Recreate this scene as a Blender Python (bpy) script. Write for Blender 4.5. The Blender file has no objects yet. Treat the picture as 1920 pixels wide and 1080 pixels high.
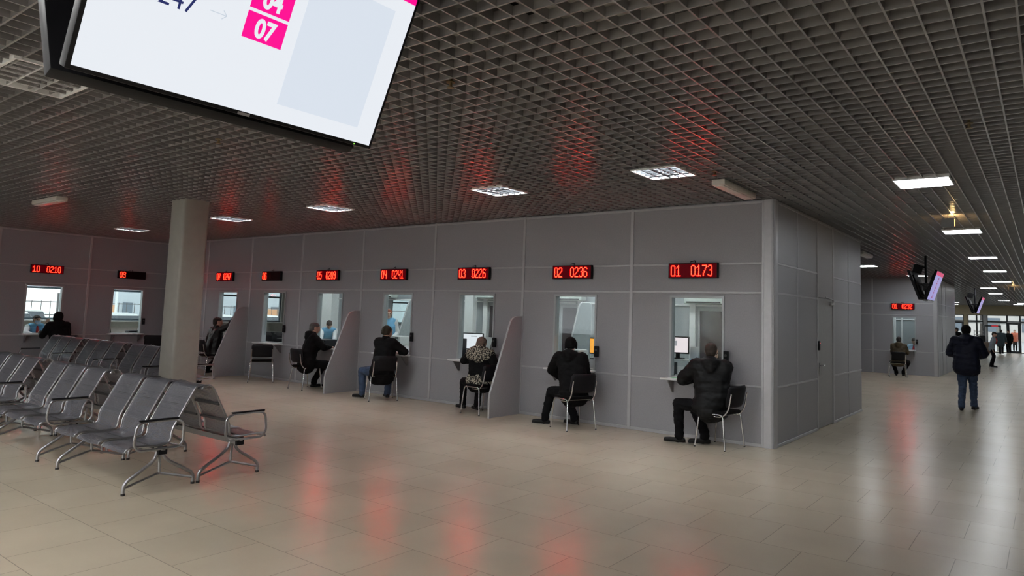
import bpy, bmesh, math, random
from mathutils import Vector as V, Matrix as M, noise
random.seed(7)
SC = bpy.context.scene
COL = SC.collection
PI = math.pi

# ------------------------------------------------------------------ camera, sky, exposure
cam_d = bpy.data.cameras.new('camera'); cam = bpy.data.objects.new('camera', cam_d); COL.objects.link(cam)
cam_d.sensor_width = 36.0; cam_d.lens = 1292.12 / 1920 * 36
cam_d.shift_x = -58.0 / 1920; cam_d.shift_y = -63.65 / 1920
cam_d.clip_end = 400; cam_d.clip_start = 0.05
yaw, pitch, roll = 0.6326, 0.0876, 0.0317
F_ = V((-math.sin(yaw) * math.cos(pitch), math.cos(yaw) * math.cos(pitch), math.sin(pitch)))
r0_ = V((math.cos(yaw), math.sin(yaw), 0)); u0_ = r0_.cross(F_)
R_ = math.cos(roll) * r0_ + math.sin(roll) * u0_; U_ = -math.sin(roll) * r0_ + math.cos(roll) * u0_
cm = M.Identity(4)
for i in range(3):
    cm[i][0] = R_[i]; cm[i][1] = U_[i]; cm[i][2] = -F_[i]
cm[0][3], cm[1][3], cm[2][3] = 3.0172, -9.4956, 1.7029
cam.matrix_world = cm
SC.camera = cam

w = bpy.data.worlds.new('overcast_sky'); SC.world = w; w.use_nodes = True
nt = w.node_tree; bg = nt.nodes['Background']
tc = nt.nodes.new('ShaderNodeTexCoord'); sx = nt.nodes.new('ShaderNodeSeparateXYZ'); rp = nt.nodes.new('ShaderNodeValToRGB')
nt.links.new(tc.outputs['Generated'], sx.inputs[0]); nt.links.new(sx.outputs['Z'], rp.inputs[0]); nt.links.new(rp.outputs[0], bg.inputs[0])
rp.color_ramp.elements[0].color = (0.86, 0.89, 0.93, 1); rp.color_ramp.elements[1].color = (0.95, 0.98, 1.0, 1)
bg.inputs[1].default_value = 1.9

LAMP = 62.0          # louvred luminaires along the front wall
AISLE = 20.0         # opal luminaires over the aisle
OFFICE = 26.0        # luminaires inside the offices
LED = 58.0
vs = SC.view_settings
vs.view_transform = 'Standard'; vs.look = 'None'; vs.gamma = 1.0; vs.use_curve_mapping = False
vs.exposure = 0.4
SC.render.film_transparent = False
try:
    SC.cycles.use_denoising = True; SC.cycles.filter_width = 1.2
    SC.cycles.max_bounces = 7; SC.cycles.diffuse_bounces = 4; SC.cycles.glossy_bounces = 3
    SC.cycles.transparent_max_bounces = 12; SC.cycles.sample_clamp_indirect = 25.0
except Exception:
    pass

# ------------------------------------------------------------------ materials
MATS = {}
def mat(name, col=(.5, .5, .5), rough=.5, metal=0., spec=.5, var=.06, scale=14., bump=0., bscale=None, emit=None, es=0., trans=0., coat=0., stretch=None):
    if name in MATS: return MATS[name]
    m = bpy.data.materials.new(name); m.use_nodes = True
    n = m.node_tree.nodes; l = m.node_tree.links; b = n['Principled BSDF']
    b.inputs['Roughness'].default_value = rough; b.inputs['Metallic'].default_value = metal
    b.inputs['Specular IOR Level'].default_value = spec; b.inputs['Coat Weight'].default_value = coat; b.inputs['Coat Roughness'].default_value = .24 if coat >= 1 else .05
    t = n.new('ShaderNodeTexCoord'); nz = n.new('ShaderNodeTexNoise'); nz.inputs['Scale'].default_value = scale; nz.inputs['Detail'].default_value = 4
    src = t.outputs['Object']
    if stretch:
        mp = n.new('ShaderNodeMapping'); mp.inputs['Scale'].default_value = stretch; l.new(src, mp.inputs[0]); src = mp.outputs[0]
    l.new(src, nz.inputs['Vector'])
    r = n.new('ShaderNodeValToRGB')
    r.color_ramp.elements[0].position = .3; r.color_ramp.elements[1].position = .7
    r.color_ramp.elements[0].color = (*[max(0, c * (1 - var)) for c in col], 1); r.color_ramp.elements[1].color = (*[min(1, c * (1 + var)) for c in col], 1)
    l.new(nz.outputs['Fac'], r.inputs[0]); l.new(r.outputs[0], b.inputs['Base Color'])
    if bump:
        bn = n.new('ShaderNodeBump'); bn.inputs['Strength'].default_value = bump; bn.inputs['Distance'].default_value = .01
        n2 = n.new('ShaderNodeTexNoise'); n2.inputs['Scale'].default_value = bscale or scale * 3; l.new(src, n2.inputs['Vector'])
        l.new(n2.outputs['Fac'], bn.inputs['Height']); l.new(bn.outputs[0], b.inputs['Normal'])
    if emit:
        b.inputs['Emission Color'].default_value = (*emit, 1); b.inputs['Emission Strength'].default_value = es
    if trans:
        b.inputs['Transmission Weight'].default_value = trans
    MATS[name] = m
    return m

def glow(name, col=(1, 1, 1), s=1.):
    if name in MATS: return MATS[name]
    m = mat(name, (.02, .02, .02), .4, emit=col, es=s)
    return m

def glass_mat():
    m = bpy.data.materials.new('clear_glass'); m.use_nodes = True
    n = m.node_tree.nodes; l = m.node_tree.links; n.clear()
    o = n.new('ShaderNodeOutputMaterial'); mx = n.new('ShaderNodeMixShader'); tr = n.new('ShaderNodeBsdfTransparent'); gl = n.new('ShaderNodeBsdfGlossy')
    fr = n.new('ShaderNodeFresnel'); ge = n.new('ShaderNodeNewGeometry'); ma = n.new('ShaderNodeMath'); ma.operation = 'MULTIPLY_ADD'
    ma.inputs[1].default_value = 1 / 1.5 - 1.5; ma.inputs[2].default_value = 1.5; l.new(ge.outputs['Backfacing'], ma.inputs[0]); l.new(ma.outputs[0], fr.inputs[0])
    gl.inputs['Roughness'].default_value = .02
    nz = n.new('ShaderNodeTexNoise'); nz.inputs['Scale'].default_value = 3
    rr = n.new('ShaderNodeValToRGB'); rr.color_ramp.elements[0].color = (.90, .94, .93, 1); rr.color_ramp.elements[1].color = (.94, .97, .96, 1)
    l.new(nz.outputs['Fac'], rr.inputs[0]); l.new(rr.outputs[0], tr.inputs[0])
    l.new(fr.outputs[0], mx.inputs[0]); l.new(tr.outputs[0], mx.inputs[1]); l.new(gl.outputs[0], mx.inputs[2]); l.new(mx.outputs[0], o.inputs[0])
    return m
GLASS = glass_mat()

def floor_mat():
    m = bpy.data.materials.new('beige_floor_tiles'); m.use_nodes = True
    n = m.node_tree.nodes; l = m.node_tree.links; b = n['Principled BSDF']
    t = n.new('ShaderNodeTexCoord'); mp = n.new('ShaderNodeMapping'); mp.inputs['Location'].default_value = (-(.8655 + .3113), 3.4037, 0)
    br = n.new('ShaderNodeTexBrick'); br.offset = .5; br.offset_frequency = 2
    br.inputs['Scale'].default_value = 1; br.inputs['Brick Width'].default_value = .6226; br.inputs['Row Height'].default_value = .6226
    br.inputs['Mortar Size'].default_value = .0028; br.inputs['Mortar Smooth'].default_value = .1
    br.inputs['Color1'].default_value = (.63, .545, .42, 1); br.inputs['Color2'].default_value = (.595, .515, .395, 1); br.inputs['Mortar'].default_value = (.36, .32, .26, 1)
    l.new(t.outputs['Object'], mp.inputs[0]); l.new(mp.outputs[0], br.inputs[0])
    nz = n.new('ShaderNodeTexNoise'); nz.inputs['Scale'].default_value = 1.3; nz.inputs['Detail'].default_value = 6
    mx = n.new('ShaderNodeMixRGB'); mx.blend_type = 'MULTIPLY'; mx.inputs[0].default_value = .25
    l.new(t.outputs['Object'], nz.inputs['Vector']); l.new(br.outputs['Color'], mx.inputs[1]); l.new(nz.outputs['Fac'], mx.inputs[2])
    l.new(mx.outputs[0], b.inputs['Base Color'])
    b.inputs['Roughness'].default_value = .25; b.inputs['Specular IOR Level'].default_value = .6
    bp = n.new('ShaderNodeBump'); bp.inputs['Strength'].default_value = .05; bp.inputs['Distance'].default_value = .004
    n3 = n.new('ShaderNodeTexNoise'); n3.inputs['Scale'].default_value = 45; l.new(t.outputs['Object'], n3.inputs['Vector'])
    l.new(n3.outputs['Fac'], bp.inputs['Height']); l.new(bp.outputs[0], b.inputs['Normal'])
    return m

def perforated_mat():
    m = bpy.data.materials.new('perforated_steel'); m.use_nodes = True
    n = m.node_tree.nodes; l = m.node_tree.links; b = n['Principled BSDF']; o = n['Material Output']
    uv = n.new('ShaderNodeUVMap'); sp = n.new('ShaderNodeSeparateXYZ'); l.new(uv.outputs[0], sp.inputs[0])
    def mth(op, a, bb=None):
        q = n.new('ShaderNodeMath'); q.operation = op
        for i, x in enumerate((a, bb)):
            if x is None: continue
            if isinstance(x, (int, float)): q.inputs[i].default_value = x
            else: l.new(x, q.inputs[i])
        return q.outputs[0]
    p = .0115
    row = mth('FLOOR', mth('DIVIDE', sp.outputs['Y'], p))
    xs = mth('ADD', mth('DIVIDE', sp.outputs['X'], p), mth('MULTIPLY', row, .5))
    fx = mth('SUBTRACT', mth('FRACT', xs), .5); fy = mth('SUBTRACT', mth('FRACT', mth('DIVIDE', sp.outputs['Y'], p)), .5)
    d = mth('SQRT', mth('ADD', mth('MULTIPLY', fx, fx), mth('MULTIPLY', fy, fy)))
    hole = mth('LESS_THAN', d, .22)
    # plain unperforated margin of the sheet near its two long edges
    e = mth('LESS_THAN', mth('ABSOLUTE', mth('SUBTRACT', sp.outputs['X'], .24)), .205)
    hole = mth('MULTIPLY', hole, e)
    b.inputs['Base Color'].default_value = (.40, .405, .44, 1); b.inputs['Metallic'].default_value = .5; b.inputs['Roughness'].default_value = .32
    nz = n.new('ShaderNodeTexNoise'); nz.inputs['Scale'].default_value = 6; l.new(uv.outputs[0], nz.inputs['Vector'])
    rr = n.new('ShaderNodeValToRGB'); rr.color_ramp.elements[0].color = (.15, .15, .175, 1); rr.color_ramp.elements[1].color = (.20, .20, .225, 1)
    l.new(nz.outputs['Fac'], rr.inputs[0]); l.new(rr.outputs[0], b.inputs['Base Color'])
    tr = n.new('ShaderNodeBsdfTransparent'); mx = n.new('ShaderNodeMixShader')
    l.new(hole, mx.inputs[0]); l.new(b.outputs[0], mx.inputs[1]); l.new(tr.outputs[0], mx.inputs[2]); l.new(mx.outputs[0], o.inputs[0])
    return m

def spots_mat(name, dark, light, scale, pos=.5):
    m = bpy.data.materials.new(name); m.use_nodes = True
    n = m.node_tree.nodes; l = m.node_tree.links; b = n['Principled BSDF']; b.inputs['Roughness'].default_value = .9
    t = n.new('ShaderNodeTexCoord'); nz = n.new('ShaderNodeTexNoise'); nz.inputs['Scale'].default_value = scale; nz.inputs['Detail'].default_value = 1.5
    r = n.new('ShaderNodeValToRGB'); r.color_ramp.elements[0].position = pos - .03; r.color_ramp.elements[1].position = pos + .03
    r.color_ramp.elements[0].color = (*dark, 1); r.color_ramp.elements[1].color = (*light, 1)
    l.new(t.outputs['Object'], nz.inputs['Vector']); l.new(nz.outputs['Fac'], r.inputs[0]); l.new(r.outputs[0], b.inputs['Base Color'])
    return m

PANEL = mat('grey_laminate_panel', (.32, .317, .335), .42, var=.05, scale=60, bump=.03, bscale=160, spec=.4)
ALU = mat('satin_aluminium_trim', (.44, .44, .455), .34, metal=.2, var=.03)
WFRAME = mat('light_window_frame', (.39, .41, .42), .4, metal=.2, var=.03)
DARKGAP = mat('black_gap', (.012, .012, .013), .8)
WHITE = mat('white_laminate', (.72, .73, .73), .4, var=.03)
INNER = mat('pale_inner_panel', (.52, .55, .57), .5, var=.04)
GRILLE = mat('grey_louvre_ceiling', (.205, .198, .198), .34, spec=1., var=.05, coat=1.)
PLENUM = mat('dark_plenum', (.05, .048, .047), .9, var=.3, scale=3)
DUCT = mat('pale_duct_insulation', (.33, .32, .29), .7, var=.35, scale=9, bump=.5, bscale=25)
COLUMN = mat('beige_column_paint', (.34, .325, .29), .55, var=.04, scale=8, bump=.04)
BEIGE = mat('ochre_beam_paint', (.30, .26, .17), .6, var=.05)
CHROME = mat('bright_chrome', (.66, .66, .67), .18, metal=1., var=.03)
STEEL = mat('satin_steel_tube', (.36, .36, .37), .30, metal=.9, var=.04)
PERF = perforated_mat()
BLACKP = mat('black_plastic', (.009, .009, .011), .5, var=.15, spec=.2)
BLACKF = mat('black_fabric', (.008, .0075, .0075), .9, spec=.1, var=.25, scale=90, bump=.15, bscale=220)
RUBBER = mat('dark_rubber', (.02, .02, .02), .7)
FINM = mat('grey_partition_board', (.33, .335, .345), .45, var=.05, scale=60, bump=.02, bscale=160)
EDGE = mat('pale_edge_banding', (.50, .51, .52), .4, var=.03)
DOORM = mat('grey_door_leaf', (.32, .32, .325), .4, var=.04)
DIFF = glow('lit_diffuser', (.93, .97, 1.0), AISLE)
DIFF2 = glow('lit_louvre_tube', (.93, .97, 1.0), LAMP * 1.05)
LEDM = glow('red_led', (1.0, .0040, .0015), LED)
SIGNB = mat('glowing_red_sign_face', (.02, .002, .004), .5, spec=.08, emit=(1., .0, .03), es=.045)  # faint emission stands in for the red glow of the digits on the face
SNOW = mat('trodden_snow', (.72, .74, .77), .8, var=.12, scale=.6, bump=.2)
ASPH = mat('wet_asphalt', (.30, .30, .31), .6, var=.2, scale=1.5)
FLOORM = floor_mat()

# ------------------------------------------------------------------ mesh helpers
class MB:
    def __init__(s): s.bm = bmesh.new()
    def box(s, a, b):
        x0, y0, z0 = a; x1, y1, z1 = b
        vs_ = [s.bm.verts.new(p) for p in ((x0, y0, z0), (x1, y0, z0), (x1, y1, z0), (x0, y1, z0), (x0, y0, z1), (x1, y0, z1), (x1, y1, z1), (x0, y1, z1))]
        for f in ((0, 3, 2, 1), (4, 5, 6, 7), (0, 1, 5, 4), (1, 2, 6, 5), (2, 3, 7, 6), (3, 0, 4, 7)): s.bm.faces.new([vs_[i] for i in f])
        return s
    def obox(s, mtx, a, b):
        n0 = len(s.bm.verts); s.box(a, b); s.bm.verts.ensure_lookup_table()
        for v in s.bm.verts[n0:]: v.co = mtx @ v.co
        return s
    def rbox(s, a, b, r=.01, seg=2):
        t = bmesh.new(); q = MB.__new__(MB); q.bm = t; q.box(a, b)
        bmesh.ops.bevel(t, geom=t.edges[:], offset=r, segments=seg, affect='EDGES', profile=.5)
        return s.add(t)
    def add(s, t, mtx=None):
        idx = {}
        for v in t.verts: idx[v] = s.bm.verts.new(mtx @ v.co if mtx else v.co)
        for f in t.faces:
            try: s.bm.faces.new([idx[v] for v in f.verts])
            except ValueError: pass
        t.free(); return s
    def prism(s, pts, axis, lo, hi):
        # extrude a closed 2-D outline along an axis
        def P(p, c):
            q = [0, 0, 0]; k = [i for i in range(3) if i != axis]
            q[k[0]], q[k[1]] = p; q[axis] = c; return q
        A = [s.bm.verts.new(P(p, lo)) for p in pts]; B = [s.bm.verts.new(P(p, hi)) for p in pts]
        s.bm.faces.new(A[::-1]); s.bm.faces.new(B)
        for i in range(len(pts)):
            j = (i + 1) % len(pts); s.bm.faces.new((A[i], A[j], B[j], B[i]))
        return s
    def tube(s, pts, r, n=10, closed=False):
        pts = [V(p) for p in pts]; N = len(pts); rings = []; prev = None
        for i, p in enumerate(pts):
            if closed: d = pts[(i + 1) % N] - pts[i - 1]
            else: d = pts[min(i + 1, N - 1)] - pts[max(i - 1, 0)]
            d.normalize()
            if prev is None:
                a = V((0, 0, 1)) if abs(d.z) < .9 else V((1, 0, 0)); u = d.cross(a).normalized()
            else:
                u = (prev - d * prev.dot(d)).normalized()
            prev = u; v2 = d.cross(u); rr = r[i] if isinstance(r, (list, tuple)) else r
            rings.append([s.bm.verts.new(p + (u * math.cos(2 * PI * k / n) + v2 * math.sin(2 * PI * k / n)) * rr) for k in range(n)])
        for i in range(N if closed else N - 1):
            a, b = rings[i], rings[(i + 1) % N]
            for k in range(n): s.bm.faces.new((a[k], a[(k + 1) % n], b[(k + 1) % n], b[k]))
        if not closed:
            s.bm.faces.new(rings[0][::-1]); s.bm.faces.new(rings[-1])
        return s
    def cyl(s, a, b, r, n=14): return s.tube([a, b], r, n)
    def ball(s, c, r, u=10, v=7, mtx=None):
        r = r if isinstance(r, (tuple, list)) else (r, r, r)
        t = bmesh.new(); bmesh.ops.create_uvsphere(t, u_segments=u, v_segments=v, radius=1)
        for q in t.verts:
            q.co = V((c[0] + q.co.x * r[0], c[1] + q.co.y * r[1], c[2] + q.co.z * r[2]))
            if mtx: q.co = mtx @ q.co
        return s.add(t)
    def hull(s, pts, mtx=None, sub=2):
        t = bmesh.new()
        for p, r in pts:
            r = r if isinstance(r, (tuple, list)) else (r, r, r)
            k = bmesh.ops.create_icosphere(t, subdivisions=sub, radius=1)['verts']
            for q in k: q.co = V((p[0] + q.co.x * r[0], p[1] + q.co.y * r[1], p[2] + q.co.z * r[2]))
        h = bmesh.ops.convex_hull(t, input=t.verts[:])
        dead = [g for g in h['geom_interior'] if isinstance(g, bmesh.types.BMVert)]
        bmesh.ops.delete(t, geom=dead, context='VERTS')
        loose = [v for v in t.verts if not v.link_faces]; bmesh.ops.delete(t, geom=loose, context='VERTS')
        return s.add(t, mtx)
    def mesh(s, name, smooth=False):
        bmesh.ops.recalc_face_normals(s.bm, faces=s.bm.faces[:])
        me = bpy.data.meshes.new(name); s.bm.to_mesh(me); s.bm.free()
        if smooth:
            me.polygons.foreach_set('use_smooth', [True] * len(me.polygons))
            if smooth != 'all':
                try: me.set_sharp_from_angle(angle=math.radians(40))
                except Exception: pass
        return me
    def build(s, name, m, parent=None, smooth=False):
        me = s.mesh(name, smooth); me.materials.append(m)
        o = bpy.data.objects.new(name, me); COL.objects.link(o)
        if parent: o.parent = parent
        return o

def fillet(pts, r, n=5, closed=False):
    pts = [V(p) for p in pts]; out = []; N = len(pts)
    for i, p in enumerate(pts):
        if not closed and i in (0, N - 1): out.append(p); continue
        a = pts[i - 1] - p; b = pts[(i + 1) % N] - p
        k = min(r, a.length * .48, b.length * .48); A = p + a.normalized() * k; B = p + b.normalized() * k
        for j in range(n + 1):
            t = j / n; out.append(A * (1 - t) ** 2 + p * 2 * t * (1 - t) + B * t * t)
    return out

def tag(o, label, cat, group=None, kind=None):
    o['label'] = label; o['category'] = cat
    if group: o['group'] = group
    if kind: o['kind'] = kind
    return o
def struct(o, label, cat): return tag(o, label, cat, kind='structure')
def thing(name, label, cat, loc=(0, 0, 0), rz=0, group=None):
    o = bpy.data.objects.new(name, None); o.empty_display_size = .1; COL.objects.link(o)
    o.location = loc; o.rotation_euler = (0, 0, rz); return tag(o, label, cat, group)
def dup(root, loc, rz=None, label=None, group=None):
    r = root.copy(); COL.objects.link(r); r.location = loc
    if rz is not None: r.rotation_euler = (0, 0, rz)
    if label: r['label'] = label
    if group: r['group'] = group
    for ch in list(root.children):
        c = ch.copy(); COL.objects.link(c); c.parent = r
        for g in list(ch.children):
            d = g.copy(); COL.objects.link(d); d.parent = c
    return r
def text(name, s, size, mtx, m, parent=None, bold=0., align='LEFT', ext=.0008, sxx=1.):
    c = bpy.data.curves.new(name, 'FONT'); c.body = s; c.size = size; c.extrude = ext; c.offset = bold; c.align_x = align
    o = bpy.data.objects.new(name, c); COL.objects.link(o); c.materials.append(m)
    bpy.context.view_layer.update()
    me = bpy.data.meshes.new_from_object(o.evaluated_get(bpy.context.evaluated_depsgraph_get()))
    me.transform(mtx @ M.Diagonal((sxx, 1, 1, 1))); bpy.data.objects.remove(o); bpy.data.curves.remove(c)
    o = bpy.data.objects.new(name, me); COL.objects.link(o)
    if not me.materials: me.materials.append(m)
    if parent: o.parent = parent
    return o

# ------------------------------------------------------------------ room constants
H = 3.4
XL, YB, XR, YF = -17.2, -16.0, 13.0, 51.0
XO = -20.5                                  # outer wall with the daylight windows
H1, H2, H3 = 2.511, 2.099, .81
SEAM = [0, -2.212, -4.347, -6.527, -8.65, -10.795, -12.876, -14.948]
WX = [(-1.55, -.70), (-3.67, -2.83), (-5.84, -4.97), (-7.95, -7.08), (-10.14, -9.24), (-12.25, -11.34), (-14.28, -13.40)]
SX = [-1.17, -3.30, -5.47, -7.63, -9.77, -11.91, -13.99]
WZ0, WZ1 = .845, 2.05
DEP = 5.46
Y2, X2 = 18.0, -.06                         # second block
TH = .09

fl = MB().box((XO - .2, YB, -.12), (XR, YF + 4, 0)).build('floor', FLOORM); struct(fl, 'beige square floor tiles laid half-bond across the hall', 'floor')

# louvre ceiling : crossing blades with a dark void above
gp, gx, gy = .1465, 2.6356, -5.3707
mb = MB(); a, b = .006, .060
x = gx
xs = []
while x > XO: x -= gp
while x < XR:
    xs.append(x); x += gp
y = gy
while y > -13.5: y -= gp
ys = []
while y < YF:
    ys.append(y); y += gp
for x in xs: mb.box((x - a, -13.5, H), (x + a, YF, H + b))
for y in ys: mb.box((XO, y - a, H + .0006), (XR, y + a, H + b - .0006))
struct(mb.build('ceiling', GRILLE), 'grey open-cell louvre grid ceiling over the whole hall', 'ceiling')
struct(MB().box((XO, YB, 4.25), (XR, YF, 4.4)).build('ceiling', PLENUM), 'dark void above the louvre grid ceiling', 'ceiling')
def duct(a_, b_, name, label):
    tag(MB().rbox(a_, b_, .05, 2).build(name, DUCT, smooth=True), label, 'duct', 'ducts above the louvre ceiling')
duct((-.9, -6.0, 3.62), (-.1, -3.2, 3.95), 'air_duct', 'pale duct dimly seen through the ceiling grid right of the large screen')
duct((.3, -7.2, 3.68), (3.6, -5.6, 3.98), 'air_duct', 'crumpled foil duct seen through the grid along the top of the photo')

# ------------------------------------------------------------------ panelled walls
def panel_wall(name, label, axis, at, thick, u0, u1, holes, ztop=H):
    """a wall in the plane <axis>=at; holes: list of (u0,u1,z0,z1)"""
    mb = MB()
    def put(a0, a1, z0, z1):
        if a1 - a0 < 1e-4 or z1 - z0 < 1e-4: return
        lo, hi = sorted((at, at + thick))
        if axis == 1: mb.box((a0, lo, z0), (a1, hi, z1))
        else: mb.box((lo, a0, z0), (hi, a1, z1))
    hs = sorted(holes); c = u0
    for h in hs:
        put(c, h[0], 0, ztop); put(h[0], h[1], 0, h[2]); put(h[0], h[1], h[3], ztop); c = h[1]
    put(c, u1, 0, ztop)
    return struct(mb.build(name, PANEL), label, 'wall')
NTRIM = [0]
def trim(a_, b_, label, m=ALU, bev=.003):
    NTRIM[0] += 1
    return struct(MB().rbox(a_, b_, bev, 1).build('trim_%d' % NTRIM[0], m), label, 'trim')

panel_wall('wall_front', 'grey panelled wall with service windows 01 to 07', 1, 0, TH, XL, 0, [(x0, x1, WZ0, WZ1) for x0, x1 in WX])
LW = [(-3.32, -2.50), (-1.37, -.56), (-5.28, -4.46)]
panel_wall('wall_left', 'grey panelled wall with service windows 09 and 10', 0, XL, -TH, -9.6, TH, [(a_, b_, WZ0, WZ1) for a_, b_ in LW])
panel_wall('wall_side', 'grey panelled side wall with the staff door', 0, -.0, -TH, TH, DEP, [(2.24, 3.2, 0, 2.13)])
# rear wall of the first block: gap where the daylight window shows
panel_wall('wall_rear', 'rear wall of the first service block', 1, DEP - TH, TH, -16.9, -TH, [(-14.9, -12.9, 1.0, 2.2)])
panel_wall('wall_far_block', 'grey panelled wall of the second service block', 1, Y2, TH, -9, X2, [(-1.50, -.74, .87, 2.03), (-3.62, -2.86, .87, 2.03)])
panel_wall('wall_far_side', 'side wall of the second service block', 0, X2, -TH, Y2 + TH, Y2 + 5.5, [])
panel_wall('wall_far_rear', 'rear wall of the second service block', 1, Y2 + 5.5, TH, -9, X2, [])

# vertical posts
for i, s in enumerate(SEAM[1:]):
    trim((s - .026, -.014, 0), (s + .026, .004, H), 'vertical aluminium joint strip beside service window 0%d' % (i + 1))
# quarter-round corner post
def corner(x, y, name, label):
    mb = MB(); pts = [(x - .135, y - .012), (x - .135, y + .02), (x - .02, y + .135), (x + .012, y + .135), (x + .012, y + .05)]
    for k in range(0, 7):
        an = k / 6 * PI / 2; pts.append((x - .05 + .062 * math.cos(an), y + .05 - .062 * math.sin(an)))
    NTRIM[0] += 1
    struct(mb.prism(pts, 2, 0, H).build('trim_%d' % NTRIM[0], ALU, smooth=True), label, 'trim')
corner(0, 0, 'c', 'rounded aluminium corner post of the first block')
corner(X2, Y2, 'c', 'rounded aluminium corner post of the second block')
trim((-.165, -.018, 0), (-.135, .004, H), 'bright aluminium strip beside the corner post')
# horizontal joint strips
for z, hh, lab in ((H1, .014, 'upper'), (H2, .014, 'middle'), (H3, .014, 'counter height')):
    trim((XL, -.009, z - hh), (-.165, .003, z + hh), lab + ' horizontal joint strip of the front wall')
    trim((XL - .003, -9.6, z - hh), (XL + .009, 0, z + hh), lab + ' horizontal joint strip of the left wall')
    trim((-.003, .135, z - hh), (.009, 2.2, z + hh), lab + ' horizontal joint strip before the staff door')
    trim((-.003, 3.24, z - hh), (.009, DEP, z + hh), lab + ' horizontal joint strip beyond the staff door')
    trim((-9, Y2 - .009, z - hh), (X2 - .135, Y2 + .003, z + hh), lab + ' horizontal joint strip of the second block')
    trim((X2 - .003, Y2 + .135, z - hh), (X2 + .009, Y2 + 5.5, z + hh), lab + ' horizontal joint strip on the second block side')
trim((XL, -.012, 0), (-.135, .003, .045), 'low aluminium base strip of the front wall')
trim((-.003, .135, 0), (.012, 2.2, .04), 'low base strip before the staff door')
trim((-.003, 3.24, 0), (.012, DEP, .04), 'low base strip beyond the staff door')
trim((XL, -.010, H - .045), (-.135, .003, H - .012), 'aluminium strip under the ceiling on the front wall')
trim((XL - .003, -9.6, H - .045), (XL + .010, 0, H - .012), 'aluminium strip under the ceiling on the left wall')
trim((-.003, .135, H - .045), (.010, DEP, H - .012), 'aluminium strip under the ceiling on the side wall')
for yv in (1.09, 4.37): trim((-.003, yv - .010, 0), (.010, yv + .010, H), 'thin vertical joint on the side wall')
for yv in (2.20, 3.22): trim((-.004, yv - .022, 0), (.013, yv + .022, H), 'vertical strip beside the staff door')
for yv in (-1.956, -3.919, -5.9): trim((XL - .003, yv - .026, 0), (XL + .013, yv + .026, H), 'vertical joint strip of the left wall')
for xv in (-2.14, -4.2): trim((xv - .026, Y2 - .014, 0), (xv + .026, Y2 + .003, H), 'vertical joint strip of the second block')
for yv in (1.2, 2.3): trim((X2 - .003, Y2 + yv - .02, 0), (X2 + .012, Y2 + yv + .02, H), 'vertical strip on the second block side')

# staff door
d = MB().rbox((-.06, 2.25, .01), (-.005, 3.19, 2.12), .004, 1).build('door_1', DOORM)
struct(d, 'grey staff door in the side wall of the first block', 'door')
MB().box((-.05, 2.243, 0), (.0, 2.262, 2.13)).build('shadow_gap', DARKGAP, d)
hm = MB(); hm.cyl((-.005, 2.33, 1.02), (.045, 2.33, 1.02), .011); hm.tube(fillet([(.045, 2.33, 1.02), (.05, 2.35, 1.02), (.05, 2.45, 1.02)], .01), .009); hm.rbox((-.005, 2.31, .86), (.006, 2.35, 1.06), .003, 1)
hm.build('door_handle', CHROME, d, True)
hm = MB(); hm.rbox((-.005, 2.95, 2.02), (.04, 3.17, 2.08), .006, 1); hm.tube([(.04, 3.05, 2.06), (.11, 2.80, 2.10), (.03, 2.62, 2.14)], .008)
hm.build('door_closer', ALU, d, True)
t = thing('card_reader', 'black card reader with a tiny red light beside the staff door', 'card reader', (.012, 2.205, 1.27))
MB().rbox((0, -.032, 0), (.028, .032, .15), .006).build('housing', BLACKP, t, True)
MB().ball((.029, 0, .115), .006).build('indicator_light', glow('red_pilot', (1, .05, .03), 2.), t, True)

# fins between the windows (tall at the wall, sloping down towards the hall)
def fin(x, label):
    prof = [(0, 0), (-.79, 0), (-.80, .30), (-.775, .42)]
    prof += [(-.36, 1.45), (-.335, 1.515), (-.305, 1.57), (-.27, 1.61), (-.22, 1.64), (-.16, 1.655), (0, 1.66)]
    t = thing('partition_fin', label, 'partition', (x, -.012, 0), 0, 'partition fins between service windows')
    MB().prism([(y, z) for y, z in prof], 0, -.014, .014).build('board', FINM, t)
    mb = MB(); P = prof[1:]
    for i in range(len(P) - 1):
        A, B = V((0, *P[i])), V((0, *P[i + 1])); dd = (B - A); L = dd.length
        if L < 1e-4: continue
        dd.normalize(); nn = V((0, -dd.z, dd.y)); nn = nn if nn.y < 0 or nn.z > 0 else -nn
        m4 = M.Identity(4)
        for k in range(3): m4[k][0] = (1, 0, 0)[k]; m4[k][1] = dd[k]; m4[k][2] = nn[k]; m4[k][3] = A[k]
        mb.obox(m4, (-.017, -.001, -.002), (.017, L + .001, .004))
    mb.build('edge_strip', EDGE, t)
fin(SEAM[2], 'grey sloping partition fin between windows 02 and 03')
fin(SEAM[4], 'grey sloping partition fin between windows 04 and 05')
fin(SEAM[6], 'grey sloping partition fin between windows 06 and 07')

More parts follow.
